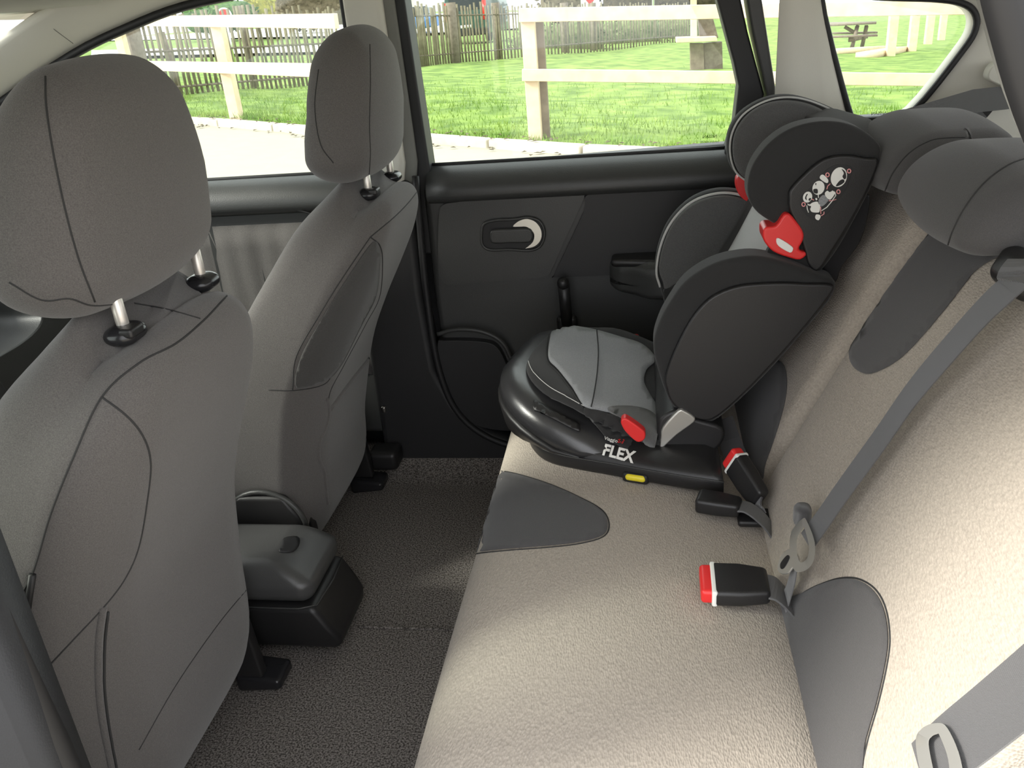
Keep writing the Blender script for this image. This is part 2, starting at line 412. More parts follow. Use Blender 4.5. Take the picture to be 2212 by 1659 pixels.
# quarter panel with its window opening (curved strip of trim built round the hole)
QW = [(.374, 1.125), (.448, .891), (.476, .842), (.492, .831), (.512, .838), (.585, .872), (.668, .985), (.690, 1.03), (.683, 1.062), (.655, 1.082), (.60, 1.094), (.50, 1.105), (.42, 1.118)]
qw = smooth([(a, 0, b) for a, b in QW], 4, True)
def quarter(Y, n):
    outer = []
    N = len(qw); c = V((.53, 0, .97))
    for p in qw:
        d = (p-c).normalized()
        # outer rectangle x .28..1.25, z .70..1.2
        tx = ((1.25 if d.x > 0 else .285)-c.x)/d.x if abs(d.x) > 1e-6 else 1e9
        tz = ((1.22 if d.z > 0 else .62)-c.z)/d.z if abs(d.z) > 1e-6 else 1e9
        t = min(tx, tz); outer.append(c+d*t)
    def yy(x, z, base):   # the panel leans in towards the tailgate
        return Y(base+.11*max(0, (x-.72)/.5)**1.5+.03*max(0, (.36-x)/.08))
    rows = []
    for k, f in enumerate((0, .0, .05, .12, .3, .6, 1.0)):
        row = []
        for p, q in zip(qw+[qw[0]], outer+[outer[0]]):
            if k == 0: row.append((p.x, Y(-.03), p.z))
            else:
                r = p.lerp(q, f); row.append((r.x, yy(r.x, r.z, .012+.03*min(1, f*6)), r.z))
        rows.append(row)
    S('trim_%d' % n, strip(rows), 'trim_light', solid=.004)
    S('trim_%d' % (n+1), tube([(p.x, Y(.022), p.z) for p in qw], .007, 8, closed=True), 'rubber')
quarter(FY, 26)
S('trim_28', plate([(.46, .5), (1.25, .5), (1.25, .86), (.75, .9), (.55, .9), (.44, .92)], NY, -.03, .0), 'trim_light')
# ---- far rear door
D1 = thing('door_1', 'dark grey moulded rear door card with silver-trimmed handle', 'door', (-.15, 1.99, .06)); del D1['label'], D1['category']; D1['kind'] = 'structure'
def bez(z): return z
card = smooth([(-.525, 0, .70), (-.528, 0, .45), (-.515, 0, .27), (-.462, 0, .155), (-.36, 0, .095), (-.2, 0, .085)], 6)
outl = [(-.525, .775)]+[(p.x, p.z) for p in card]+[(.2, .085), (.36, .4), (.40, .775)]
obj('door_card', plate(outl, FY, -.01, .05), 'door_plastic', D1, bevel=.018, seg=4)
# soft ledge under the glass
prof = [(-.02, .800), (.004, .813), (.022, .812), (.045, .800), (.068, .776), (.076, .752), (.070, .738), (.05, .728), (-.02, .70)]
rings = []
for i in range(15):
    x = -.512+i*.064; e = 1 if i > 0 else .9
    rings.append([(x, FY(d*e), z) for d, z in prof])
obj('window_ledge', loft(rings), 'door_plastic', D1)
obj('window_seal', tube([(-.51+i*.05, FY(.006), .8145) for i in range(15)], .005, 6), 'rubber', D1)
# raised insert panels
def insert(name, px, y, th, m, bev=.006):
    q = smooth([(x, yy, 0) for x, yy in px], 5, True)
    return obj(name, slab([P(p.x, p.y, 1, y) for p in q], (0, th, 0)), m, D1, bevel=bev, seg=3)
insert('upper_panel', [(948, 470), (955, 445), (985, 437), (1100, 427), (1250, 420), (1262, 424), (1245, 465), (1215, 530), (1185, 596), (1170, 600), (1080, 607), (985, 615), (958, 612), (947, 590), (946, 530)], 1.958, .02, 'door_plastic', .005)
insert('armrest_panel', [(1275, 419), (1400, 410), (1520, 404), (1570, 410), (1600, 430), (1620, 500), (1600, 590), (1500, 592), (1330, 594), (1205, 599), (1198, 594), (1225, 535), (1262, 455)], 1.956, .02, 'door_dark', .005)
obj('map_pocket', slab([P(p.x, p.y, 1, 1.948) for p in smooth([(x, y, 0) for x, y in [(945, 742), (960, 736), (1040, 738), (1075, 752), (1100, 800), (1135, 870), (1120, 925), (1060, 928), (1000, 905), (960, 860), (946, 800)]], 5, True)], (0, .03, 0)), 'door_dark', D1, bevel=.008)
obj('pocket_lip', tube(smooth([P(x, y, 1, 1.942) for x, y in [(945, 722), (985, 712), (1040, 716), (1085, 740), (1110, 790), (1130, 850)]], 6), .006, 8), 'door_plastic', D1)
# inner handle
rec = [(1040, 510), (1045, 485), (1070, 476), (1110, 474), (1140, 470), (1165, 478), (1176, 502), (1168, 530), (1145, 541), (1100, 539), (1060, 540), (1043, 530)]
hb = insert('handle_recess', rec, 1.955, .02, 'rubber', .004)
obj('handle_bezel', tube(smooth([P(x, y, 1, 1.952) for x, y in rec], 6, True), .0035, 8, closed=True), 'door_plastic', D1)
cres = [(1108, 489), (1120, 478), (1138, 473), (1157, 480), (1169, 498), (1168, 518), (1155, 532), (1135, 537), (1140, 533), (1151, 522), (1154, 508), (1148, 497), (1136, 490), (1120, 490)]
obj('handle_surround', slab([P(p.x, p.y, 1, 1.947) for p in smooth([(x, y, 0) for x, y in cres], 4, True)], (0, .012, 0)), 'silver_paint', D1, bevel=.003, label='silver crescent around the door lever')
lev = [(1058, 504), (1066, 497), (1100, 495), (1140, 494), (1150, 503), (1151, 515), (1142, 525), (1100, 526), (1066, 527), (1058, 518)]
obj('handle_lever', slab([P(p.x, p.y, 1, 1.940) for p in smooth([(x, y, 0) for x, y in lev], 4, True)], (0, .012, 0)), 'door_plastic', D1, bevel=.005)
# armrest
ar = rbox(.19, .05, .055, .03, 10, 5, lambda p: V((p.x+.11, 1.93+p.y - .018*math.cos(min(1, abs(p.x)/.19)*PI/2), .535+p.z*(1-.3*max(0, -p.z/.055)) )))
ar = xf(ar, lambda v: V((v.x, 1.95+(v.y-1.93)*(1.0-.6*max(0, (.0-v.x)/.12)**2) if v.x < 0 else v.y, v.z+.02*max(0, -(v.x)/.1)*(1 if v.z < .53 else 0))))
obj('armrest', ar, 'door_plastic', D1)
obj('armrest_cap', rbox(.185, .048, .009, .009, 10, 3, lambda p: V((p.x+.11, 1.928+p.y*(1-.5*max(0, -(p.x+.05)/.14)), .583+p.z))), 'plastic_black', D1)
# window winder: stem down, knob at the top
wn = thing('window_winder', 'black window winder with round knob on the rear door card', 'window crank', P(1222, 690, 1, 1.93)); wn.parent = None
kb = P(1216, 612, 1, 1.905)
obj('knob', rbox(.014, .014, .015, .0135, 2, 5, lambda p: kb+p), 'plastic_black', wn)
b2 = P(1225, 700, 1, 1.928)
obj('stem', tube([kb+V((0, .012, -.005)), kb.lerp(b2, .5)+V((0, .008, 0)), b2], .0145, 10), 'plastic_black', wn)
obj('hub', rbox(.026, .014, .026, .013, 2, 5, lambda p: b2+V((0, .008, -.005))+p), 'plastic_black', wn)
# rubber round the lower door corner
S('trim_31', tube(smooth([(-.534, FY(.06), .80), (-.542, FY(.07), .5), (-.53, FY(.075), .28), (-.48, FY(.075), .15), (-.37, FY(.075), .075), (-.2, FY(.075), .055)], 8), .009, 8), 'rubber')
# ---- far front door
D2 = thing('door_2', '', '', (-1.3, 1.99, .06)); del D2['label'], D2['category']; D2['kind'] = 'structure'
obj('door_card', plate([(-2.05, .1), (-.66, .1), (-.66, .775), (-2.05, .775)], FY, -.01, .05), 'door_plastic', D2, bevel=.015)
rings = []
for i in range(20):
    x = -2.05+i*.0735
    rings.append([(x, FY(d), z-.004) for d, z in prof])
obj('window_ledge', loft(rings), 'door_plastic', D2)
obj('window_seal', tube([(-2.0+i*.07, FY(.006), .81) for i in range(20)], .005, 6), 'rubber', D2)
# pleated cloth insert
rows = []
for j in range(8):
    z = .70-.06*j; rows.append([(-1.5+i*.0125, FY(.052+.0012*math.sin(i*1.3+.3*math.sin(j*.8))+.0012*math.sin(i*.53+j*.25)), z) for i in range(66)])
obj('cloth_insert', strip(rows), 'seat_fabric', D2, solid=.003)
obj('insert_trim', tube(smooth([P(470, 462, 1, 1.955), P(560, 453, 1, 1.953), P(640, 454, 1, 1.953), P(690, 470, 1, 1.955), P(730, 500, 1, 1.955)], 6), .003, 6), 'rubber', D2)
# near front door
D3 = thing('door_3', '', '', (-1.3, .55, .06)); del D3['label'], D3['category']; D3['kind'] = 'structure'
obj('door_card', plate([(-2.05, .1), (-.68, .1), (-.68, .79), (-2.05, .79)], NY, -.01, .05), 'door_plastic', D3, bevel=.015)
# ---- glass
def glass(n, pl, y):
    o = S('window_%d' % n, slab([(x, y, z) for x, z in pl], (0, .004, 0)), 'window_glass', smooth=False); return o
glass(1, [(-.53, .79), (.2, .79), (.23, .97), (.18, 1.16), (.0, 1.24), (-.3, 1.26), (-.54, 1.26)], FY(-.01))
glass(2, [(-2.1, .79), (-.66, .79), (-.66, 1.26), (-1.05, 1.235), (-1.365, 1.15), (-1.9, .92)], FY(-.01))
glass(3, [(p.x, p.z) for p in qw], FY(-.02))
glass(4, [(-2.1, .79), (-.66, .79), (-.66, 1.26), (-1.05, 1.235), (-1.365, 1.15), (-1.9, .92)], NY(-.01))
S('window_6', ([(-1.38, .60, 1.235), (-1.38, 1.94, 1.235), (-2.2, 1.94, .84), (-2.2, .60, .84)], [(0, 1, 2, 3)]), 'window_glass', smooth=False)
S('window_7', ([(1.16, .66, 1.20), (1.16, 1.88, 1.20), (1.28, 1.88, .85), (1.28, .66, .85)], [(0, 1, 2, 3)]), 'window_glass', smooth=False)
# mirrored maker's mark etched on the panes
def text(name, body, size, m, parent, fn, ext=.0002, bold=False):
    cu = bpy.data.curves.new(name, 'FONT'); cu.body = body; cu.size = size; cu.extrude = ext; cu.align_x = 'CENTER'; cu.align_y = 'CENTER'
    if bold: cu.offset = size*.03
    tmp = bpy.data.objects.new('tmp', cu); COL.objects.link(tmp)
    dg = bpy.context.evaluated_depsgraph_get(); me0 = tmp.evaluated_get(dg).to_mesh()
    vs = [fn(v.co.copy()) for v in me0.vertices]; fs = [tuple(p.vertices) for p in me0.polygons]
    bpy.data.objects.remove(tmp); bpy.data.curves.remove(cu)
    return obj(name, (vs, fs), m, parent, smooth=False)
W1 = bpy.data.objects['window_1']; W3 = bpy.data.objects['window_3']
def glass_mark(win, c, s, lines):
    for i, (t, k) in enumerate(lines):
        text('etched_mark', t, s*k, 'door_plastic', win, lambda v, i=i: c+V((-v.x, -.001, v.y-i*s*1.25)))
glass_mark(W1, P(1533, 295, 1, 2.026), .0095, [('NISSAN', 1), ('Sundym 43R-00', .7), ('SEKURIT', .6), ('DOT', .6)])
glass_mark(W3, P(1898, 245, 1, 2.036), .0095, [('NISSAN', 1), ('43R-00', .7)])
# ---- dashboard, firewall, tailgate
dash = thing('dashboard', 'dark dashboard and gear console in the far front corner', 'dashboard', (-1.7, 1.27, .3))
pr = [(-2.08, .1), (-2.08, .82), (-1.9, .83), (-1.62, .78), (-1.52, .72), (-1.50, .62), (-1.58, .5), (-1.62, .2)]
rings = [[(x, y, z) for x, z in pr] for y in (.58, .8, 1.1, 1.27, 1.5, 1.8, 1.96)]
obj('top_pad', loft(rings), 'plastic_black', dash, bevel=.03)
obj('gear_console', rbox(.20, .10, .17, .06, 4, 4, lambda p: V((-1.42+p.x+p.z*-.3, 1.27+p.y, .44+p.z))), 'plastic_black', dash)
obj('gear_lever', tube([(-1.30, 1.27, .5), (-1.26, 1.27, .62), (-1.25, 1.27, .68)], .012, 8), 'plastic_black', dash)
obj('gear_knob', rbox(.024, .024, .03, .02, 2, 4, lambda p: V((-1.25, 1.27, .70))+p), 'plastic_gloss', dash)
obj('armrest_lobe', slab([P(p.x, p.y, 0, -1.33) for p in smooth([(x, y, 0) for x, y in [(-60, 800), (0, 768), (50, 738), (84, 706), (92, 676), (74, 642), (90, 625), (240, 600), (330, 640), (330, 800), (100, 900), (-60, 950)]], 4, True)], (-.2, 0, 0)), 'door_plastic', dash, bevel=.03, seg=5)  # rounded grey form taken for the passenger door armrest, built into the dashboard
wh = thing('steering_wheel', 'black steering wheel in front of the nearest front seat', 'steering wheel', (-1.3, .93, .5))
n = V((.90, 0, .42)); a = V((0, 1, 0)); b = n.cross(a).normalized(); c0 = V((-1.22, .93, .72))
obj('rim', tube([c0+(a*math.cos(t)+b*math.sin(t))*.185 for t in [2*PI*i/40 for i in range(40)]], .015, 8, closed=True), 'plastic_black', wh)
obj('hub', rbox(.03, .07, .06, .025, 3, 4, lambda p: c0-n*.03+p), 'plastic_black', wh)
for ang in (0, PI, -PI/2):
    obj('spoke', bar(c0-n*.02, c0+(a*math.cos(ang)+b*math.sin(ang))*.18, .03, .012), 'plastic_black', wh)
obj('column', tube([c0-n*.04, c0-n*.3], .035, 10), 'plastic_black', wh)
S('wall_front', box(-2.25, -2.12, .5, 2.05, -.12, .85), 'door_dark')
S('wall_rear', box(1.26, 1.32, .5, 2.05, -.12, .86), 'trim_grey')
S('trim_33', box(.62, 1.27, .56, 1.98, .60, .63), 'door_dark')       # luggage cover level
S('trim_34', plate([(.42, .5), (1.27, .5), (1.27, .80), (.8, .80), (.42, .80)], FY, .03, .06), 'trim_grey')
#==SECTION2==
# ================================================================== FRONT SEATS
PROF = [ # z, rear x, half width, depth
 (.02, -.80, .17, .09), (.08, -.745, .205, .12), (.16, -.705, .235, .14), (.30, -.692, .25, .155), (.45, -.672, .256, .162), (.55, -.640, .256, .170),
 (.64, -.602, .250, .178), (.71, -.574, .238, .182), (.765, -.559, .218, .17), (.80, -.556, .190, .135), (.822, -.562, .165, .105), (.834, -.575, .145, .08), (.838, -.59, .12, .05)]
def sstep(t):
    t = min(1, max(0, t)); return t*t*(3-2*t)
def seat_back(dy, lean=0):
    rings = []
    zs = smooth([(a[1], a[2], a[0]) for a in PROF], 5); dp = smooth([(a[3], 0, 0) for a in PROF], 5)
    for p, q in zip(zs, dp):
        x, hw, z = p.x, p.y, p.z; d = q.x; ring = []
        for i in range(64):
            t = 2*PI*i/64; c, s = math.cos(t), math.sin(t)
            yy = math.copysign(abs(s)**.55, s)*hw; xx = math.copysign(abs(c)**(.60), c)*d/2
            bol = (.10*sstep((.88-z)/.32))*(max(0, abs(yy)/hw-.4)/.6)**1.4 if c < 0 else 0     # side bolsters stand forward
            edge = .03*max(0, abs(yy)/hw-.6)/.4 if c > 0 else 0
            ring.append((x-d/2+xx-bol-edge*.6+lean*min(1.1, max(0, (z-.25)/.55)), .93+dy+yy, z-.020*(abs(yy)/hw)**3*sstep((z-.60)/.22)+(.045*max(0, -c)**.7*sstep((z-.58)/.25))))
        rings.append(ring)
    return loft(rings)
def headrest_vf(dy, lean=0):
    def f(p):
        u, v = p.y/.15, p.z/.135
        k = 1.22-.49*max(0, (v+.35)/1.35)**1.4 - .14*max(0, (-v-.55)/.45)**2          # narrower towards the crown
        y = p.y*k; x = p.x*(1-.25*max(0, v)**2)
        x += -.022*(u*k)**2 - .015*max(0, v)                   # wraps forward at the sides
        z = p.z + .012*(1-u*u)*(1 if v > 0 else -.9)
        return V((-.617+x+.02*v+lean*1.08, .940+dy+y, 1.003+z))
    return rbox(.058, .152, .128, .056, 10, 7, f)
def front_seat(dy, label, lean=0):
    t = thing('front_seat', label, 'car seat', (-.85, .93+dy, .04), 'front seats seen from behind')
    bk = obj('backrest', seat_back(dy, lean), 'seat_fabric', t)
    hr = obj('headrest', headrest_vf(dy, lean), 'seat_fabric', t)
    for s in (-1, 1):
        x, y = -.608+lean, .945+dy+s*(.097 if dy == 0 else .082)
        obj('headrest_post', tube([(x, y, .78), (x, y, .93)], .0075, 12), 'post_metal', t, label='pale metal headrest post')
        gd = obj('post_guide', rbox(.021, .026, .012, .018, 2, 5, lambda p: V((x+p.x, y+p.y, .840+p.z))), 'plastic_gloss', t)
        if s < 0: obj('release_button', rbox(.009, .014, .006, .004, 2, 3, lambda p: V((x+.014+p.x, y-.008+p.y, .846+p.z))), 'plastic_black', gd)
    obj('seat_cushion', rbox(.27, .245, .075, .06, 6, 4, lambda p: V((-1.04+p.x, .93+dy+p.y, .27+p.z-.10*(p.x+.1)*-1*.6))), 'seat_fabric', t)
    for s in (-1, 1):
        y = .93+dy+s*.19
        obj('seat_rail', rbox(.20, .022, .022, .01, 2, 3, lambda p: V((-1.0+p.x, y+p.y, .075+p.z))), 'plastic_black', t)
        rf = obj('rail_foot', rbox(.045, .032, .017, .009, 2, 3, lambda p: V((-.735+p.x, y+p.y+(.02 if dy == 0 else 0), .022+p.z*(1-.35*p.x/.045)))), 'plastic_gloss', t)
        obj('rail_upright', slab([(-.80, y-.012, .04), (-.72, y-.012, .04), (-.73, y-.012, .2), (-.82, y-.012, .24)], (0, .024, 0)), 'plastic_black', t, bevel=.005)
    return t, bk, hr
# nearest seat
t1, b1, h1 = front_seat(0, 'nearest front seat, tall grey fabric back with large headrest, at left of the photo')
# far seat
t2, b2_, h2 = front_seat(.722, 'far front seat, grey fabric back beside the far pillar and dark floor', .078)
T1 = bvh(b1); T2 = bvh(b2_); H1 = bvh(h1); H2 = bvh(h2)
# near seat: darker back panel, wing panel, seams
seam('seam', T1, [(28, 1310), (70, 1240), (110, 1110), (160, 985), (220, 858), (300, 785), (380, 742), (440, 692), (480, 650), (520, 610), (556, 602)], 'stitch', b1, .0013)
seam('seam', T1, [(220, 858), (275, 900), (310, 945), (325, 1000), (318, 1080), (300, 1180), (270, 1250), (225, 1310), (160, 1380), (95, 1450)], 'stitch', b1, .0013)
seam('seam', T1, [(290, 655), (360, 668), (432, 688)], 'stitch', b1, .0012)
seam('piping', T1, [(222, 1312), (213, 1380), (213, 1480), (222, 1560), (238, 1640), (250, 1700)], 'seat_fabric', b1, .0055)
seam('piping', T1, [(228, 1318), (221, 1390), (221, 1480), (230, 1560), (245, 1640), (258, 1700)], 'stitch', b1, .0016, off=.005)
seam('seam', T1, [(558, 604), (584, 650), (584, 720), (560, 840), (552, 940), (549, 1000), (555, 1100), (572, 1230)], 'stitch', b1, .0012)
seam('seam', T1, [(540, 1265), (470, 1350), (380, 1480), (300, 1620)], 'stitch', b1, .0010)
obj('pocket_tab', tube([hit(T1, 73, 1238, .003), hit(T1, 66, 1285, .003), hit(T1, 60, 1330, .003)], .004, 8), 'rubber', b1)
# headrest seams
seam('seam', H1, [(98, 165), (100, 230), (115, 330), (140, 450), (170, 560), (205, 652)], 'stitch', h1, .0011)
seam('seam', H1, [(20, 610), (90, 648), (150, 645), (205, 660), (300, 650)], 'stitch', h1, .0011)
seam('seam', H2, [(799, 96), (800, 180), (798, 270), (800, 330), (797, 382)], 'stitch', h2, .0011)
seam('seam', H2, [(688, 150), (680, 230), (692, 310), (720, 352)], 'stitch', h2, .0011)
# far seat seams
seam('seam', T2, [(800, 512), (820, 530), (826, 565), (820, 640), (790, 700), (742, 790), (712, 850), (712, 900)], 'stitch', b2_, .0013)
seam('seam', T2, [(800, 512), (850, 470), (880, 440), (900, 415)], 'stitch', b2_, .0012)
seam('seam', T2, [(800, 512), (740, 600), (690, 680), (640, 770), (632, 842)], 'stitch', b2_, .0012)
seam('seam', T2, [(580, 842), (640, 843), (700, 830), (722, 800)], 'stitch', b2_, .0012)
seam('piping', T2, [(836, 722), (800, 770), (760, 820), (712, 885)], 'seat_fabric', b2_, .006)
seam('piping', T2, [(706, 860), (711, 890), (703, 925), (692, 950), (688, 985), (700, 1020), (704, 1060), (708, 1090)], 'seat_fabric', b2_, .004)
patch('wing_panel', T2, [(803, 524), (818, 540), (818, 580), (810, 640), (780, 700), (735, 788), (700, 822), (640, 836), (650, 770), (698, 682), (748, 602)], 'seat_fabric_shaded', b2_, .0016, 8, 6, .0012)  # same cloth as the seat, darkened to paint in its shading
obj('recliner_cover', rbox(.085, .012, .085, .012, 4, 3, lambda p: V((-.80+p.x*math.sqrt(max(.05, 1-(p.z/.1)**2)) if p.z > 0 else -.80+p.x, 1.395+p.y, .18+p.z))), 'plastic_black', t2)
rc = obj('recliner_rim', tube([(-.80+.088*math.cos(t), 1.392, .185+.088*math.sin(t)) for t in [PI*i/16 for i in range(17)]], .006, 8), 'door_plastic', t2)
# small chrome bolt and floor outlet by the sill
bo = thing('belt_anchor_bolt', 'small shiny bolt on the dark pillar base beside the far front seat', 'bolt', P(829, 884, 1, 1.935))
obj('head', rbox(.006, .006, .009, .004, 1, 3, lambda p: P(829, 884, 1, 1.935)+p), 'metal', bo)
sf = thing('floor_duct', 'black floor duct end under the sill behind the far front seat', 'duct', (-.70, 1.90, .03))
obj('duct_body', rbox(.04, .035, .028, .015, 2, 3, lambda p: V((-.70, 1.90, .065))+p), 'plastic_black', sf)
# ---- console
cn = thing('centre_console', 'black plastic rear end of the centre console with scuffed lid', 'console', (-.78, 1.275, .02))
def cons(p):
    z = p.z; x = p.x
    k = 1-.10*max(0, (z)/.055)
    return V((-.775+x+(.03*(1-abs(z+.03)/.06) if x > 0 else 0), 1.278+p.y*(1-.12*(z < 0)*(-z/.055)), .085+z))
obj('storage_box', rbox(.155, .088, .055, .014, 4, 3, cons), 'plastic_black', cn)
def lidf(p):
    z = p.z; x = p.x
    return V((-.785+x-(.06*max(0, z/.045) if x > 0 else 0), 1.278+p.y*(1-.16*max(0, z/.045)), .187+z))
ld = obj('lid', rbox(.155, .089, .044, .03, 4, 5, lidf), 'console_lid_lit', cn)
obj('lid_joint', tube([(-.93, 1.188, .141), (-.66, 1.188, .141), (-.628, 1.20, .141), (-.622, 1.28, .141), (-.628, 1.355, .141)], .0018, 6), 'door_plastic', cn)
lt = bvh(ld)
patch('ashtray_recess', lt, [(614, 1163), (642, 1160), (647, 1175), (634, 1192), (603, 1193), (608, 1178)], 'rubber', ld, .001, 8, 3, .001)
obj('console_spine', rbox(.35, .075, .10, .04, 4, 4, lambda p: V((-1.20+p.x, 1.278+p.y, .12+p.z))), 'plastic_black', cn)
obj('handbrake', tube([(-1.18, 1.3, .24), (-1.02, 1.3, .30), (-.94, 1.3, .32)], .016, 10), 'plastic_black', cn)
#==SECTION3==
# ================================================================== REAR BENCH
def bench():
    prof = [(.30, .10), (-.20, .05), (-.262, .09), (-.292, .16), (-.303, .23), (-.300, .29), (-.280, .333), (-.24, .356), (-.18, .366), (-.08, .366), (.02, .358), (.10, .350), (.17, .343), (.21, .33), (.26, .28)]
    rings = []
    ys = [.535, .540, .555, .58, .62, .68, .76, .86, .98, 1.08, 1.18, 1.28, 1.38, 1.50, 1.62, 1.74, 1.84, 1.90, 1.93, 1.945, 1.95]
    for y in ys:
        e = max(0, min(1, (y-.535)/.10)); e2 = max(0, min(1, (1.95-y)/.12)); r = math.sqrt(1-(1-e)**2); r2 = math.sqrt(1-(1-e2)**2); k = r*r2
        ring = []
        for x, z in prof:
            xx = -.0+(x)*(.82+.18*k) if x < 0 else x
            zz = z if z < .28 else .28+(z-.28)*(.25+.75*k)
            zz -= .010*math.exp(-((y-1.2)/.06)**2)*0
            if z > .33: zz += .007*math.cos((y-.90)/.37*PI)*k
            ring.append((xx, y, zz))
        rings.append(ring)
    return loft(rings)
bench_t = thing('rear_seat_cushion', 'long beige rear bench cushion with dark oval at its front edge', 'seat cushion', (-.03, 1.24, .05))
bc = obj('cushion', bench(), 'rear_beige', bench_t, sub=1)
TB = bvh(bc)
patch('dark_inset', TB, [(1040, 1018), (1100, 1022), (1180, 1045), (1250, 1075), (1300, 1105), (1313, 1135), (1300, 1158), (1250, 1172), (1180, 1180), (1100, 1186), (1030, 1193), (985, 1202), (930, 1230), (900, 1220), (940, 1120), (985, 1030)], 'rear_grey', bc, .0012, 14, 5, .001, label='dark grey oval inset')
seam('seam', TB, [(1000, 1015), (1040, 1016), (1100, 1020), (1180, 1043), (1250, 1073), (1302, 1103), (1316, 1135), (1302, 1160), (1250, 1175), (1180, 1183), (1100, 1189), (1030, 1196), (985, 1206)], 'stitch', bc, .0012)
TILT = math.radians(25)
BU = V((math.sin(TILT), 0, math.cos(TILT))); BN = V((-math.cos(TILT), 0, math.sin(TILT)))   # up the back, out of its face
BO = V((.195, 0, .36))
def BK(y, v, n): return BO + V((0, y, 0)) + BU*v + BN*n
def PB(px, py, n=0): return PN(px, py, BO+BN*n, BN)
def backrest(y0, y1, v1, r):
    hy = (y1-y0)/2; yc = (y0+y1)/2; hv = (v1+.09)/2; vc = (v1-.09)/2
    def f(p):
        u, v, n = p.y/hy, p.z/hv, p.x
        if n > 0: n += -.0 + .012*(1-u**4)*(1-v**4) + .010*math.cos(u*PI*1.0)*0
        lean = .025*max(0, v-.2)**2
        return BK(yc+p.y, vc+p.z, n-lean-.065-.012)
    return rbox(.065, hy, hv, r, 12, 6, lambda p: f(V((p.x, p.y, p.z))))
bn = thing('folding_rear_seat', 'nearer section of the beige rear backrest, with dark wedge and lower oval', 'rear seat', BK(.93, -.05, -.06), 'rear seat backrests')
nb = obj('back_pad', backrest(.57, 1.325, .55, .045), 'rear_beige', bn)
bf = thing('folding_rear_seat', 'farther section of the beige rear backrest, behind the child seat', 'rear seat', BK(1.62, -.05, -.06), 'rear seat backrests')
fb = obj('back_pad', backrest(1.335, 1.93, .55, .045), 'rear_beige', bf)
TN = bvh(nb); TF = bvh(fb)
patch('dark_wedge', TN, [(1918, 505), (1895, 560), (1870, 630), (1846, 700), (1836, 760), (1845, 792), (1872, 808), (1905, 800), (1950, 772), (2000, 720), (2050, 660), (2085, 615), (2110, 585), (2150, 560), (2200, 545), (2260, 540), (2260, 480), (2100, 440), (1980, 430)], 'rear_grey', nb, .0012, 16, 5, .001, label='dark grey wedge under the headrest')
patch('dark_inset', TN, [(1690, 1300), (1690, 1330), (1695, 1400), (1705, 1500), (1720, 1600), (1740, 1720), (1850, 1700), (1872, 1600), (1895, 1520), (1913, 1440), (1920, 1380), (1912, 1320), (1890, 1278), (1855, 1254), (1815, 1252), (1770, 1265), (1735, 1282)], 'rear_grey', nb, .0012, 16, 5, .001, label='dark grey oval inset')
seam('seam', TN, [(1706, 1306), (1735, 1281), (1770, 1263), (1815, 1249), (1856, 1251), (1893, 1275), (1915, 1318), (1923, 1380), (1916, 1440), (1898, 1520), (1875, 1600), (1855, 1690)], 'stitch', nb, .0012)
patch('dark_inset', TN, [(1648, 1055), (1650, 1010), (1662, 970), (1678, 940), (1694, 935), (1696, 950), (1690, 980), (1672, 1020)], 'rear_grey', nb, .0015, 8, 4, .001)
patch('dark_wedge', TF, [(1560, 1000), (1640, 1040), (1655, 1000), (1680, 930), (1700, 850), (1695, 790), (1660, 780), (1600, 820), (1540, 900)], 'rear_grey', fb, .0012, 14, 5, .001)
def rear_headrest(yc, hw, parent):
    def f(p):
        u, v = p.y/hw, p.z/.056
        x = p.x+.42*p.z+.020*u*u*(1 if p.x < 0 else .3); z = p.z*(1-.12*u*u)-.016*u*u*(v*.65+.35)
        z -= .25*max(0, p.x)**1.5*v          # falls away towards the back
        return V((.452+x, yc+p.y, .888+z))
    return obj('headrest', rbox(.090, hw, .056, .054, 12, 8, f), 'rear_grey', parent)
hn = rear_headrest(1.16, .172, bn); hf = rear_headrest(1.485, .166, bf)
HN = bvh(hn); HF = bvh(hf)
seam('seam', HN, [(2230, 338), (2180, 356), (2130, 392), (2090, 440), (2060, 495), (2042, 548)], 'stitch', hn, .0012)
seam('seam', HF, [(2085, 297), (2050, 298), (2010, 304), (1965, 330), (1930, 372), (1912, 412)], 'stitch', hf, .0012)
# third headrest is outside the frame on the near end; its pillow edge is not seen
# belt outlet cover for the centre belt, on the near backrest
oc = PB(2185, 582, .012)
ou = obj('belt_outlet', rbox(.026, .044, .018, .017, 3, 4, lambda p: BK(oc.y+p.y, (oc-BO).dot(BU)+p.x*.9+.0, .000+p.z)), 'plastic_black', bn)
# ---- belts
def PBs(l, n): return [PB(x, y, n) for x, y in l]
cb = thing('seat_belt', 'black centre shoulder belt lying diagonally down the near backrest', 'seat belt', PB(1735, 1160, .02))
cl = [(2228, 560), (2190, 610), (2128, 668), (2054, 750), (1970, 850), (1900, 950), (1820, 1060), (1775, 1125), (1742, 1170)]
nn = [.010, .030, .034, .034, .030, .028, .028, .03, .034]
pts = smooth([PB(x, y, n) for (x, y), n in zip(cl, nn)], 5)
ac = (pts[-1]-pts[8]).normalized()
obj('webbing', ribbon(pts, ac.cross(BN), .047), 'webbing', cb)
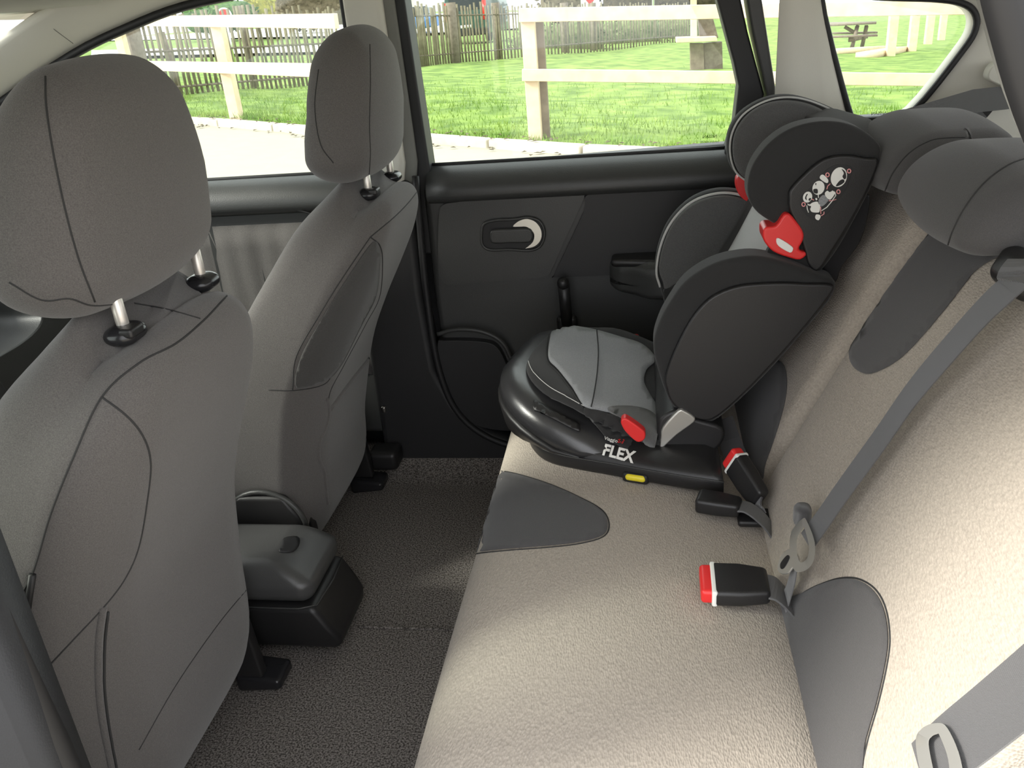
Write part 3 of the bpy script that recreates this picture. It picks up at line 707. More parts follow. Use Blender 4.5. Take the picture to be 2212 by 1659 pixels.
# tongue: metal plate, slot loop
def plate_on(px, n, th, m, name, parent, bev=.002, **k):
    q = smooth([(x, y, 0) for x, y in px], 4, True)
    return obj(name, slab([PB(p.x, p.y, n) for p in q], -BN*th), m, parent, bevel=bev, **k)
def loop_on(px, n, r, m, name, parent, **k):
    q = smooth([PB(x, y, n) for x, y in px], 4, True); return obj(name, tube(q, r, 8, closed=True), m, parent, **k)
obj('tongue_loop', frame([(1709, 1150), (1733, 1121), (1743, 1126), (1760, 1172), (1757, 1212), (1740, 1232), (1717, 1233), (1707, 1200)], [(1722, 1162), (1735, 1140), (1738, 1142), (1747, 1178), (1745, 1202), (1736, 1213), (1727, 1213), (1722, 1195)], lambda x, y, d: PB(x, y, .040-d), .005), 'silver_paint', cb, bevel=.001, seg=2)
tg = plate_on([(1710, 1185), (1725, 1210), (1712, 1224), (1700, 1238), (1684, 1238), (1679, 1222), (1690, 1196)], .036, .003, 'silver_paint', 'tongue_plate', cb, .001)
plate_on([(1700, 1199), (1705, 1206), (1694, 1226), (1686, 1228), (1686, 1216)], .0366, .003, 'rubber', 'tongue_slot', tg, .0004)
obj('lower_strap', ribbon(smooth([PB(1718, 1215, .03), PB(1712, 1250, .02), PB(1700, 1290, .01), PB(1690, 1310, -.01)], 5), V((0, 1, 0)), .03), 'webbing', cb)
obj('belt_stop', rbox(.012, .012, .018, .010, 2, 4, lambda p: PB(1733, 1112, .025)+V(p)), 'webbing', cb)
# near passenger belt, bottom right
nbt = thing('seat_belt', 'dark grey near shoulder belt crossing the bottom right corner of the frame', 'seat belt', PB(2020, 1640, .15))
nl = [(1990, 1672), (2045, 1620), (2120, 1560), (2200, 1495), (2290, 1420), (2400, 1330)]
obj('webbing', ribbon(smooth([PB(x, y, .15) for x, y in nl], 4), (PB(2100, 1700, .15)-PB(2045, 1620, .15)), .047), 'webbing', nbt)
obj('tongue_loop', frame([(1978, 1605), (1990, 1575), (2020, 1562), (2046, 1572), (2075, 1640), (2080, 1720), (2030, 1740), (1995, 1690)], [(2006, 1608), (2012, 1592), (2024, 1586), (2030, 1590), (2048, 1640), (2050, 1700), (2030, 1710), (2018, 1670)], lambda x, y, d: PB(x, y, .156-d), .006), 'silver_paint', nbt, bevel=.0012, seg=2)
# far shoulder belt on the rear pillar
fbt = thing('seat_belt', 'dark far shoulder belt running from the pale rear pillar down behind the headrests', 'seat belt', P(1990, 245, 1, 1.85))
A0 = P(2168, 200, 1, 1.90); A1 = P(1960, 262, 1, 1.80)
obj('webbing', ribbon([A0+V((.01, 0, -.01)), A0.lerp(A1, .3), A0.lerp(A1, .65), A1, P(1900, 285, 1, 1.78)], (P(2190, 220, 1, 1.90)-P(2140, 175, 1, 1.90)), .047), 'webbing', fbt)
obj('webbing_tail', ribbon([P(2150, 205, 1, 1.93), P(2120, 240, 1, 1.93), P(2060, 275, 1, 1.90), P(2000, 300, 1, 1.87)], V((0, .5, 1)), .035), 'webbing', fbt)
ap = [(2140, 150), (2155, 138), (2170, 140), (2182, 165), (2196, 200), (2190, 215), (2172, 208), (2152, 172)]
obj('anchor_cover', slab([P(p.x, p.y, 1, 1.935) for p in smooth([(x, y, 0) for x, y in [(2136, 172), (2140, 148), (2160, 133), (2185, 140), (2215, 190), (2220, 220), (2190, 218), (2170, 190)]], 5, True)], (0, .03, 0)), 'trim_light', fbt, bevel=.006)
obj('anchor_ring', tube(smooth([P(x, y, 1, 1.90) for x, y in [(2160, 158), (2168, 152), (2182, 185), (2192, 204), (2180, 207), (2168, 190)]], 4, True), .0035, 8, closed=True), 'metal', fbt)
# ---- buckles
def buckle(name, label, org, dirv, wv, size, strap, red=True, group='rear seat buckles'):
    L, W, H = size; d = V(dirv).normalized(); w_ = V(wv); w_ = (w_-d*w_.dot(d)).normalized(); h = d.cross(w_)
    if h.z < 0: h = -h
    t = thing(name, label, 'seat belt buckle', org, group)
    O = V(org)
    def f(p): return O+d*p.x+w_*(p.y*(1-.18*max(0, -p.x/L)))+h*(p.z*(1-.15*max(0, -p.x/L)))
    obj('housing', rbox(L, W, H, .007, 2, 3, f), 'plastic_black', t)
    if red:
        obj('release_button', rbox(.010, W*.90, H*.86, .006, 2, 3, lambda p: O+d*(L+.005+p.x)+w_*p.y+h*p.z), 'red_plastic', t, label='red release button')
        obj('button_rim', rbox(.004, W*1.0, H*1.0, .003, 2, 3, lambda p: O+d*(L-.004+p.x)+w_*p.y+h*p.z), 'white_print', t)
    q = smooth([O-d*(L-.01)]+[V(s) for s in strap], 6)
    obj('strap', ribbon(q, w_, W*1.45, .003), 'webbing', t)
    return t
buckle('seat_belt_buckle', 'lone black buckle with red end lying on the beige cushion, nearest the camera', V((.128, .985, .382)), (-1, .02, .0), (0, 1, 0), (.040, .036, .013), [V((.180, .977, .378)), V((.205, .965, .35)), V((.225, .955, .30))])
bb = V((.168, 1.245, .395))
buckle('seat_belt_buckle', 'upright black buckle with red end beside the child seat base', bb, P(1568, 1000, 1, 1.30)-P(1622, 1085, 1, 1.23), P(1590, 985, 1, 1.27)-P(1550, 1008, 1, 1.30), (.042, .024, .013), [P(1632, 1095, 1, 1.21), P(1640, 1115, 1, 1.2)])
buckle('seat_belt_buckle', 'glossy black buckle lying flat below the upright one', V((.118, 1.208, .372)), P(1512, 1078, 2, .37)-P(1600, 1092, 2, .37), (0, 1, 0), (.036, .021, .014), [V((.165, 1.19, .375)), V((.192, 1.165, .36)), V((.215, 1.15, .32))], red=False)
obj_isofix = obj('belt_slot', rbox(.03, .022, .006, .005, 2, 3, lambda p: P(1632, 1118, 2, .35)+p), 'plastic_black'); T(obj_isofix, 'small ridged black slot where the buckle straps enter the bench', 'belt slot')
# strap passing upright behind the child seat
ub = obj('belt_strap', ribbon([P(1560, 905, 1, 1.42), P(1575, 950, 1, 1.40), P(1600, 1010, 1, 1.36), P(1625, 1060, 1, 1.31)], P(1600, 915, 1, 1.40)-P(1540, 925, 1, 1.40), .04), 'webbing'); T(ub, 'short dark belt strap running down beside the child seat hinge', 'strap')
#==SECTION4==
# ================================================================== CHILD SEAT
cs = thing('child_car_seat', 'black and grey child car seat with red belt guides on the far rear seat', 'child seat', (.0, 1.64, .35))
CY = 1.575
TH = math.radians(21); YW = Matrix.Rotation(math.radians(-12), 3, 'Z'); cu = YW @ V((math.cos(TH), 0, -math.sin(TH))); cv = YW @ V((math.sin(TH), 0, math.cos(TH))); cw = YW @ V((0, 1, 0))
C0 = V((-.270, 1.603, .494))
def SC(u, y, v):
    q = C0 + cu*u + cw*y + cv*v; q.z = max(q.z, .386+max(0, .02-v)*.05); return q
def plan(u0, u1, hw, n=36, back=.8):
    pts = []
    for i in range(n):
        t = 2*PI*i/n; c, s = math.cos(t), math.sin(t)
        um, ud = (u0+u1)/2, (u1-u0)/2
        ex = .78 if c < 0 else .45
        uu = um+math.copysign(abs(c)**ex, c)*ud; k = 1-.14*max(0, -c)**1.5
        pts.append((uu, math.copysign(abs(s)**.62, s)*hw*k))
    return pts
def layers(spec, dip=0):
    rings = []
    for u0, u1, hw, v in spec:
        rings.append([SC(u, y, v + dip*((u-.05)/.35)**2*0) for u, y in plan(u0, u1, hw)])
    return loft(rings)
# lower shell, upper shell, pad
lo = obj('shell_lower', layers([(.12, .42, .15, -.135), (.07, .44, .20, -.120), (.030, .45, .224, -.090), (.004, .46, .232, -.048), (.002, .46, .234, -.040), (.010, .46, .228, -.036)]), 'plastic_black', cs)
up = obj('shell_rim', layers([(.014, .46, .226, -.036), (.003, .455, .233, -.031), (.0, .45, .233, -.012), (.010, .445, .224, .008), (.03, .44, .200, .018), (.06, .43, .17, .016)]), 'child_shell', cs)
TR = bvh(up)
def padz(u, y): return .022*(abs(y)/.17)**2
rings = []
for u0, u1, hw, v in [(.050, .44, .185, .006), (.038, .44, .198, .018), (.043, .44, .194, .034), (.065, .435, .172, .043), (.11, .42, .125, .044), (.18, .38, .055, .042)]:
    rings.append([SC(u, y, v+padz(u, y)*(.8 if u > .15 else .4)-.010*max(0, (u-.15)/.25)) for u, y in plan(u0, u1, hw)])
pad = obj('seat_pad', loft(rings), 'child_black', cs, sub=1)
TP = bvh(pad)
patch('grey_cushion', TP, [(1205, 708), (1240, 707), (1290, 716), (1340, 730), (1385, 745), (1412, 770), (1412, 785), (1396, 800), (1390, 825), (1400, 850), (1418, 880), (1421, 900), (1412, 925), (1350, 900), (1300, 890), (1262, 878), (1235, 838), (1205, 800), (1186, 780), (1184, 755), (1192, 720)], 'child_lightgrey', pad, .002, 12, 5, .002, label='light grey ribbed seat fabric')
seam('seam', TP, [(1288, 716), (1291, 760), (1288, 810), (1282, 850), (1276, 882)], 'stitch', pad, .0012, off=.0048)
seam('seam', TP, [(1205, 705), (1188, 720), (1180, 758), (1184, 785), (1205, 806), (1232, 842), (1260, 882)], 'stitch', pad, .0012, off=.0015)
seam('stitching', TP, [(1165, 690), (1150, 715), (1140, 760), (1150, 800), (1185, 835), (1230, 860), (1265, 878), (1310, 890), (1345, 905)], 'stitch_light', pad, .0008, off=.0015)
# loose black cloth skirt at the near corner
sk = [(1262, 882), (1300, 893), (1345, 908), (1372, 930), (1400, 955), (1415, 975), (1405, 990), (1370, 982), (1335, 965), (1305, 945), (1280, 915)]
TX = bvhs(pad, up)
patch('cloth_skirt', TX, sk, 'child_black', cs, .004, 10, 4, .002)
patch('ribbed_flap', TX, [(1310, 888), (1360, 885), (1400, 895), (1418, 915), (1417, 945), (1412, 972), (1395, 955), (1370, 928), (1340, 908)], 'child_grey', cs, .007, 10, 4, .002)
obj('belt_guide', slab([P(p.x, p.y, 1, 1.315) for p in smooth([(x, y, 0) for x, y in [(1341, 914), (1346, 905), (1356, 906), (1382, 924), (1394, 936), (1392, 950), (1380, 956), (1368, 950), (1350, 932)]], 4, True)], (0, .02, 0)), 'red_plastic', cs, bevel=.003, label='red lap belt guide')
# second lap guide on the far side just shows
obj('belt_guide', rbox(.02, .008, .012, .006, 2, 3, lambda p: P(1362, 733, 1, 1.83)+p), 'red_plastic', cs, label='red lap belt guide')
# latch strip and joint line along the near side of the rim
def nearline(lst, y): return [P(a, b, 1, y) for a, b in lst]
patch('rim_catch', bvhs(up, lo), [(1152, 876), (1158, 869), (1200, 893), (1246, 916), (1252, 926), (1248, 935), (1205, 914), (1156, 888)], 'plastic_black', cs, .004, 8, 4, .003)
# base that stands on the bench
def basepts(z, g=0):
    o = [(1148-g, 905), (1144-g, 935), (1150-g, 960), (1190, 995), (1260, 1016), (1330, 1030), (1400, 1043), (1470, 1057), (1555, 1068)]
    return o
near = smooth([(-.240, 1.53, 0), (-.236, 1.47, 0), (-.215, 1.40, 0), (-.169, 1.352, 0), (-.056, 1.312, 0), (.05, 1.276, 0), (.130, 1.253, 0)], 5)
far = [V((p.x, 3.16-p.y-.0, 0)) for p in reversed(near)]
bo_ = [(p.x, min(p.y, 1.86)) for p in near+far]
def bl(z, k):
    c = (-.04, CY); return [(c[0]+(x-c[0])*k, c[1]+(y-c[1])*k, z+(z-.386)*(1.0*max(0, min(1, (-.02-x)/.16)) if z > .39 else 0)) for x, y in bo_]
bs = obj('base', loft([bl(.360, .985), bl(.366, 1.0), bl(.386, 1.0), bl(.394, .985), bl(.399, .94), bl(.406, .85), bl(.408, .5)]), 'plastic_black', cs)
obj('base_joint', tube([(x, y, .387) for x, y in [((-.04+(a+.04)*1.002), CY+(b-CY)*1.002) for a, b in bo_[:31]]], .0013, 6), 'door_plastic', bs)
TS = bvh(bs)
bcn = hit(TS, 1373, 1032, 0)
yb = bcn if bcn else V((-.02, 1.33, .375))
tdir = V((1, -.28, 0)).normalized()
obj('indicator_surround', rbox(.024, .006, .010, .006, 2, 3, lambda p: yb+tdir*p.x+V((tdir.y, -tdir.x, 0))*-p.y+V((0, 0, p.z))), 'rubber', bs)
obj('indicator', rbox(.019, .006, .0065, .006, 2, 4, lambda p: yb+V((0, -.003, .002))+tdir*p.x+V((tdir.y, -tdir.x, 0))*-p.y+V((0, 0, p.z))), 'yellow_plastic', bs, label='yellow indicator')
# rear hinge body between cushion and back
hg = [(1425, 905), (1470, 885), (1500, 905), (1560, 925), (1560, 960), (1520, 990), (1450, 1018), (1405, 1012), (1380, 985), (1415, 960)]
obj('hinge_body', slab([P(p.x, p.y, 1, 1.35) for p in smooth([(x, y, 0) for x, y in hg], 4, True)], (0, .40, 0)), 'plastic_black', cs, bevel=.015)
gp_ = [(1428, 945), (1432, 925), (1465, 888), (1478, 888), (1497, 900), (1500, 912), (1462, 940), (1428, 970)]
obj('grey_bracket', slab([P(p.x, p.y, 1, 1.342) for p in smooth([(x, y, 0) for x, y in gp_], 3, True)], (0, .012, 0)), 'silver_paint', cs, bevel=.003, label='grey bracket between pad and back')
# ---- back shell between the wings
def back_ring(z, x, hw, th, wrap):
    f = []; N = 14
    for i in range(N+1):
        s = -1+2*i/N; f.append((x-wrap*abs(s)**2.5, CY+s*hw, z))
    for i in range(N+1):
        s = 1-2*i/N; f.append((x+th-wrap*.6*abs(s)**2.5, CY+s*(hw+.005), z))
    return f
rb = [back_ring(z, x, hw, th, wr) for z, x, hw, th, wr in [(.36, .03, .18, .06, .0), (.42, .055, .185, .07, .01), (.52, .105, .19, .08, .02), (.62, .155, .19, .085, .02), (.70, .20, .185, .08, .02), (.80, .245, .17, .06, .01)]]
bsh = obj('back_shell', loft(rb), 'child_black', cs)
rb2 = [back_ring(z, x, hw, .02, wr) for z, x, hw, wr in [(.37, .018, .15, -.012), (.42, .040, .155, -.014), (.52, .090, .158, -.016), (.62, .140, .155, -.016), (.70, .182, .15, -.014), (.80, .228, .14, -.014)]]
obj('back_pad', loft(rb2), 'pad_pale', cs, label='light grey ribbed back pad')
# wings: outline on the side plane, real thickness
def sl(pl, y, ext, m, name, parent=cs, bev=.012, k=5, **kw):
    q = smooth([(x, z, 0) for x, z in pl], k, True)
    return obj(name, slab([P(p.x, p.y, 1, y) for p in q], (0, ext, 0)), m, parent, bevel=bev, seg=4, **kw)
NW = [(1418, 790), (1412, 745), (1424, 700), (1445, 660), (1480, 612), (1530, 578), (1580, 561), (1640, 556), (1710, 572), (1770, 596), (1806, 612), (1795, 650), (1750, 705), (1690, 775), (1620, 848), (1555, 905), (1520, 918), (1480, 905), (1445, 868)]
wg = sl(NW, 1.358, .062, 'child_black', 'side_wing', bev=.026)
NP = [(1440, 840), (1437, 815), (1452, 770), (1480, 712), (1510, 668), (1545, 638), (1600, 618), (1680, 612), (1740, 614), (1800, 618), (1785, 650), (1735, 712), (1680, 775), (1610, 848), (1550, 900), (1515, 908), (1475, 890), (1450, 868)]
sl(NP, 1.348, .02, 'plastic_black', 'wing_panel', wg, .005)
FW = [(1424, 620), (1415, 585), (1424, 530), (1448, 478), (1490, 436), (1540, 415), (1590, 414), (1650, 430), (1700, 470), (1690, 540), (1600, 640), (1500, 720), (1452, 700)]
fw = sl(FW, 1.755, .06, 'child_black', 'side_wing', bev=.026)
FI = [(1432, 610), (1424, 580), (1434, 530), (1458, 480), (1496, 444), (1545, 427), (1590, 428), (1632, 446), (1600, 500), (1545, 560), (1480, 600), (1440, 625)]
sl(FI, 1.745, .02, 'child_grey', 'wing_lining', fw, .008, label='grey ribbed wing lining')
obj('piping', tube(smooth([P(x, y, 1, 1.755) for x, y in [(1426, 620), (1418, 585), (1428, 528), (1452, 478), (1492, 438), (1542, 419), (1590, 419), (1632, 436)]], 6), .0028, 6), 'stitch_light', fw)
obj('lining_lower', slab([P(x, y, 1, 1.74) for x, y in [(1432, 628), (1500, 606), (1540, 580), (1560, 600), (1530, 640), (1480, 740), (1445, 720)]], (0, .02, 0)), 'child_black', fw, bevel=.006)
# clear clip on the far wing
obj('clear_clip', rbox(.004, .012, .026, .004, 2, 3, lambda p: P(1457, 476, 1, 1.785)+V((p.x+p.z*.4, p.y, p.z*.9))), 'clear_plastic', fw, label='clear plastic clip')
# cup / release on lower side
# ---- headrest
hd = thing  # (kept as parts of the child seat)
HWN = [(1618, 430), (1616, 395), (1628, 355), (1660, 312), (1705, 280), (1760, 264), (1815, 264), (1862, 280), (1900, 312), (1904, 345), (1885, 400), (1850, 470), (1810, 540), (1770, 590), (1748, 585), (1735, 545), (1700, 500), (1665, 480), (1635, 458)]
hs = sl(HWN, 1.395, .055, 'child_black', 'headrest_shell', bev=.022)
PL = [(1704, 430), (1708, 410), (1735, 380), (1770, 350), (1800, 338), (1835, 336), (1870, 342), (1898, 348), (1880, 400), (1845, 468), (1800, 540), (1768, 585), (1748, 575), (1738, 540), (1722, 490), (1706, 455)]
pnl = sl(PL, 1.384, .02, 'plastic_black', 'side_panel', hs, .004)
HWF = [(1584, 370), (1572, 330), (1576, 285), (1602, 245), (1650, 216), (1700, 207), (1750, 216), (1810, 240), (1860, 270), (1900, 310), (1900, 400), (1800, 460), (1700, 470), (1620, 400)]
hf2 = sl(HWF, 1.735, .055, 'child_black', 'headrest_shell', bev=.02)
HLI = [(1596, 372), (1584, 335), (1588, 290), (1612, 252), (1652, 226), (1700, 218), (1750, 226), (1800, 250), (1840, 272), (1860, 330), (1800, 430), (1700, 440), (1620, 392)]
sl(HLI, 1.727, .02, 'child_grey', 'headrest_lining', hf2, .008, label='grey ribbed headrest lining')
obj('stitching', tube(smooth([P(x, y, 1, 1.733) for x, y in [(1625, 400), (1590, 372), (1577, 330), (1582, 286), (1606, 247), (1652, 219), (1700, 210), (1750, 218), (1808, 243), (1855, 272)]], 6), .002, 6), 'stitch_light', hf2)
rbh = [back_ring(z, x, hw, .05, wr) for z, x, hw, wr in [(.745, .23, .15, .01), (.80, .260, .165, .02), (.86, .29, .17, .02), (.89, .30, .165, .02), (.905, .31, .14, .02)]]
obj('headrest_back', loft(rbh), 'child_black', cs, bevel=.01)
# top bridge joining the two head wings
br = []
for i in range(9):
    t = i/8; y = 1.47+t*.36; br.append([(.285+.03*math.sin(PI*t)+a, y, .905+.012*math.sin(PI*t)+b) for a, b in ((0, 0), (.05, .012), (.10, -.005), (.10, -.04), (.05, -.03), (.01, -.03))])
obj('headrest_crown', loft(br), 'child_black', cs, bevel=.006)
# red guides
obj('shoulder_guide', slab([P(p.x, p.y, 1, 1.380) for p in smooth([(x, y, 0) for x, y in [(1648, 512), (1652, 492), (1676, 488), (1692, 466), (1702, 462), (1712, 468), (1734, 498), (1736, 518), (1726, 540), (1744, 548), (1728, 562), (1700, 556), (1672, 545), (1655, 528)]], 3, True)], (0, .05, 0)), 'red_plastic', cs, bevel=.005, label='red shoulder belt guide')
obj('guide_slot', slab([P(p.x, p.y, 1, 1.377) for p in smooth([(x, y, 0) for x, y in [(1677, 520), (1683, 515), (1710, 532), (1713, 540), (1706, 546), (1682, 532)]], 3, True)], (0, .006, 0)), 'white_print', cs, bevel=.001, label='slot in the red guide, whitened for the bright pad behind')  # white slab paints the brightness seen through the open slot
obj('shoulder_guide', slab([P(p.x, p.y, 1, 1.745) for p in smooth([(x, y, 0) for x, y in [(1590, 402), (1592, 385), (1602, 380), (1615, 398), (1622, 420), (1628, 445), (1610, 434), (1596, 420)]], 3, True)], (0, .03, 0)), 'red_plastic', cs, bevel=.004, label='red shoulder belt guide')
# height bracket behind
obj('rear_bracket', slab([P(p.x, p.y, 1, 1.42) for p in smooth([(x, y, 0) for x, y in [(1745, 575), (1760, 548), (1800, 535), (1835, 470), (1870, 420), (1880, 440), (1860, 520), (1820, 575), (1800, 612)]], 4, True)], (0, .24, 0)), 'plastic_gloss', cs, bevel=.01)
# ---- printing
def dot(name, cx, cy, rx, ry, ang, m, y, parent=pnl, n=24, fill=True, wd=.0009):
    pts = []
    for i in range(n):
        t = 2*PI*i/n; a, b = rx*math.cos(t), ry*math.sin(t); c, s = math.cos(ang), math.sin(ang); pts.append(P(cx+a*c-b*s, cy+a*s+b*c, 1, y))
    if fill: return obj(name, slab(pts, (0, .0004, 0)), m, parent, smooth=False)
    return obj(name, tube(pts, wd, 6, closed=True), m, parent)
def blob(name, pl, m, y, parent=pnl):
    return obj(name, slab([P(p.x, p.y, 1, y) for p in smooth([(a, b, 0) for a, b in pl], 3, True)], (0, .0004, 0)), m, parent, smooth=False)
L0 = 1.3830
def Z(cx, cy): return 1660+cx*200/1952, 330+cy*170/1659     # sticker close-up to photo pixels
def zb(l): return [Z(a, b) for a, b in l]
lb = sl(zb([(660, 1090), (670, 960), (760, 850), (900, 720), (1080, 520), (1180, 400), (1330, 290), (1500, 250), (1680, 270), (1760, 320), (1740, 480), (1640, 760), (1440, 1040), (1250, 1280), (1040, 1430), (900, 1400), (740, 1250)]), 1.3835, .002, 'rubber', 'instruction_label', pnl, .0003, label='instruction sticker with white pictograms')
for a, b, rx, ry in ((1485, 515, 165, 215), (1055, 740, 125, 150), (825, 935, 95, 118)):
    x, y = Z(a, b); dot('pictogram_circle', x, y, rx*.1025, ry*.1025, .35, 'white_print', L0, lb)
for l in ([(1540, 340), (1620, 400), (1640, 520), (1600, 560), (1560, 500), (1590, 430)], [(1500, 590), (1580, 560), (1600, 620), (1500, 690), (1420, 700)], [(950, 770), (1030, 765), (1040, 850), (990, 860), (950, 830)], [(985, 650), (1010, 640), (1000, 690)], [(770, 960), (800, 880), (830, 870), (800, 940), (810, 1000)], [(860, 960), (900, 960), (880, 1010), (845, 1000)]):
    blob('pictogram_detail', zb(l), 'rubber', L0-.0003, lb)
for l in ([(1190, 850), (1240, 800), (1290, 830), (1340, 810), (1400, 850), (1360, 930), (1300, 990), (1240, 960), (1200, 910)], [(820, 1070), (870, 1090), (930, 1050), (1030, 1030), (1060, 1080), (1090, 1100), (1080, 1230), (1040, 1260), (920, 1250), (880, 1190), (900, 1130), (840, 1110)], [(990, 960), (1020, 955), (1030, 990), (1000, 1000)], [(1010, 1300), (1080, 1310), (1100, 1350), (1060, 1420), (1000, 1400), (985, 1350)], [(1100, 480), (1160, 465), (1260, 570), (1230, 640), (1090, 550)]):
    blob('pictogram_figure', zb(l), 'white_print', L0, lb)
blob('pictogram_shade', zb([(1100, 930), (1170, 890), (1240, 960), (1260, 1010), (1180, 1100), (1110, 1130), (1060, 1060), (1060, 990)]), 'child_lightgrey', L0, lb)
for l, m in (([(1120, 1220), (1230, 1150), (1330, 1030), (1420, 900), (1400, 830), (1340, 800)], 'white_print'), ([(810, 1110), (820, 1190), (845, 1260)], 'white_print'), ([(1100, 1140), (1105, 1290)], 'pink_print'), ([(1110, 1330), (1170, 1290), (1170, 1240)], 'pink_print'), ([(1230, 770), (1250, 700), (1305, 650)], 'pink_print'), ([(1270, 1010), (1340, 1010), (1430, 980)], 'pink_print'), ([(1050, 880), (1055, 950)], 'white_print'), ([(915, 975), (960, 1000)], 'pink_print')):
    obj('pictogram_line', tube([P(*Z(a, b), 1, L0) for a, b in l], .0008, 6), m, lb)
for a, b in ((1700, 385), (1245, 465), (740, 1088), (1475, 820)):
    x, y = Z(a, b); dot('pictogram_mark', x, y, 3.6, 4.2, 0, 'pink_print', L0, lb, 16, False)
# FLEX lettering on the near side of the lower shell
TL = bvhs(lo, bs, up)
def ontext(cx, cy, ax, ay, bx, by, n):
    def f(v):
        px, py = cx+v.x*ax+v.y*bx, cy+v.x*ay+v.y*by; h = hit(TL, px, py, n+(.0006 if v.z > 0 else 0)); return h if h is not None else P(px, py, 1, 1.35)
    return f
text('lettering_flex', 'FLEX', 1, 'white_print', cs, ontext(1336, 981, 31, 8.0, 9, -33, .0008), .5, True)
text('lettering_name', 'Viaggio', 1, 'white_print', cs, ontext(1318, 955, 10, 2.4, 2, -10, .0075), .5)
text('lettering_number', '2-3', 1, 'red_plastic', cs, ontext(1341, 960, 10, 2.4, 2, -10, .0075), .5)
#==SECTION5==
# ================================================================== OUTSIDE
def kerb_y(x):   # kerb line on the ground, from the photo
    pts = [(-30, 20.5), (-5.88, 10.15), (-4.8, 9.72), (-3.42, 8.9), (-2.06, 8.3), (-.76, 7.6), (.6, 7.2), (30, 6.6)]
    for (a, b), (c, d) in zip(pts, pts[1:]):
        if x <= c: return b+(d-b)*(x-a)/(c-a)
    return 6.6
rows = []
def frange(a, b, s):
    o = []
    while a <= b: o.append(a); a += s
    return o
ux = frange(-70, -10, 6)+frange(-9, 9, .5)+frange(12, 70, 6)
road = []
for x in ux:
    k = kerb_y(x); ys = [-25, -8, -3, 0, 1, 2, 3, 4, 5, 5.6, 6.2, k]
    road.append([(x, y, gz(x, y)) for y in ys])
S('road', strip(road), 'asphalt')
lawn = []
random.seed(3)
def bump(x, y): return .03*math.sin(x*1.7+y)+.025*math.sin(y*2.3-x*.8)
for x in ux:
    k = kerb_y(x)+.13
    ys = [k, k+.25, k+.5, k+.9, k+1.4, k+2, k+2.8, k+3.8, k+5, k+6.5, k+8.5, k+11, k+14, k+18, k+24, k+32, k+45, k+70, k+130]
    lawn.append([(x, y, gz(x, y)+(.03 if j < 1 else .05)+(bump(x, y) if 0 < j else 0)) for j, y in enumerate(ys)])
lw = obj('lawn', strip(lawn), 'lawn'); lw['kind'] = 'structure'
# kerb stones
ks = []
kx = frange(-14, 4, .9)
K = thing('kerb', 'pale concrete kerb between the road and the grass', 'kerb', (-3, 9, -.05))
for a in kx[:-1]:
    b = a+.885; ya, yb = kerb_y(a), kerb_y(b)
    A, B = V((a, ya+.07, gz(a, ya)+.02)), V((b, yb+.07, gz(b, yb)+.02)); obj('kerb_stone', bar(A, B, .13, .12), 'concrete', K, bevel=.015, seg=2)
# grass blades: nobody could count them
random.seed(5); vs = []; fs = []
for i in range(26000):
    x = random.uniform(-9, 9); k = kerb_y(x)+.15; y = k+abs(random.gauss(0, 3.2))
    if random.random() < .2: y = k+random.random()*.4
    z = gz(x, y)+.05+bump(x, y)-.01; h = random.uniform(.03, .085)*(1.3 if random.random() < .15 else 1); a = random.random()*PI; dx, dy = math.cos(a)*.006, math.sin(a)*.006
    lx, ly = random.gauss(0, .02), random.gauss(0, .02); n = len(vs)
    vs += [(x-dx, y-dy, z), (x+dx, y+dy, z), (x+lx, y+ly, z+h)]; fs.append((n, n+1, n+2))
gr = obj('grass', (vs, fs), 'blade'); T(gr, 'bright green grass blades growing on the verge behind the kerb', 'grass', kind='stuff')
# dry leaves along the kerb
vs = []; fs = []
for i in range(260):
    x = random.uniform(-6, 3); y = kerb_y(x)+random.uniform(-.25, .35); z = gz(x, y)+(.09 if y > kerb_y(x) else .01); s = random.uniform(.015, .04); a = random.random()*PI; n = len(vs)
    c, s_ = math.cos(a)*s, math.sin(a)*s
    vs += [(x-c, y-s_, z), (x-s_*.6, y+c*.6, z+.012), (x+c, y+s_, z+.004), (x+s_*.6, y-c*.6, z+.01)]; fs.append((n, n+1, n+2, n+3))
lv = obj('dry_leaves', (vs, fs), 'brown_bush'); T(lv, 'scattered brown dry leaves along the kerb', 'leaves', kind='stuff')
# ---- post and rail fences
def onplane(px, py, y): return P(px, py, 1, y)
def post(par, foot, top, w=.11):
    d = V((.05, .0, 0)); return obj('post', bar(foot-V((0, 0, .1)), V((foot.x, foot.y, top)), w, w, (0, 1, 0)), 'timber', par, bevel=.006, seg=2)
def line_at(px, py, A, B):
    """point of the vertical plane through A and B"""
    d = (B-A); n = V((-d.y, d.x, 0)).normalized(); return PN(px, py, A, n)
F1 = thing('rail_fence', 'pale timber post-and-rail fence seen through the far front window', 'fence', (-4.84, 9.96, .06), 'timber rail fences')
A, B = GP(300, 238), GP(515, 270)
A = V((-7.75, 12.68, gz(-7.75, 12.68))); B = V((-4.84, 9.96, gz(-4.84, 9.96)))
post(F1, B, line_at(470, 38, A, B).z+.0, .13); post(F1, A, line_at(240, 40, A, B).z, .13)
dn = (B-A).normalized(); off = V((-dn.y, dn.x, 0)); off = -off*.08 if off.y > 0 else off*.08
for (xa, ya), (xb, yb), wv in (((165, 45), (744, 44), .125), ((190, 137), (744, 151), .125)):
    a, b = line_at(xa, ya, A, B)+off, line_at(xb, yb, A, B)+off
    a = a+(a-b)*.2
    obj('rail', bar(a, b, .045, wv), 'timber', F1, bevel=.006, seg=2)
F2 = thing('rail_fence', 'pale timber post-and-rail fence seen through the far rear window', 'fence', (-1.01, 8.11, -.1), 'timber rail fences')
A = V((-1.01, 8.11, gz(-1.01, 8.11))); B = A+V((1, 0, 0))
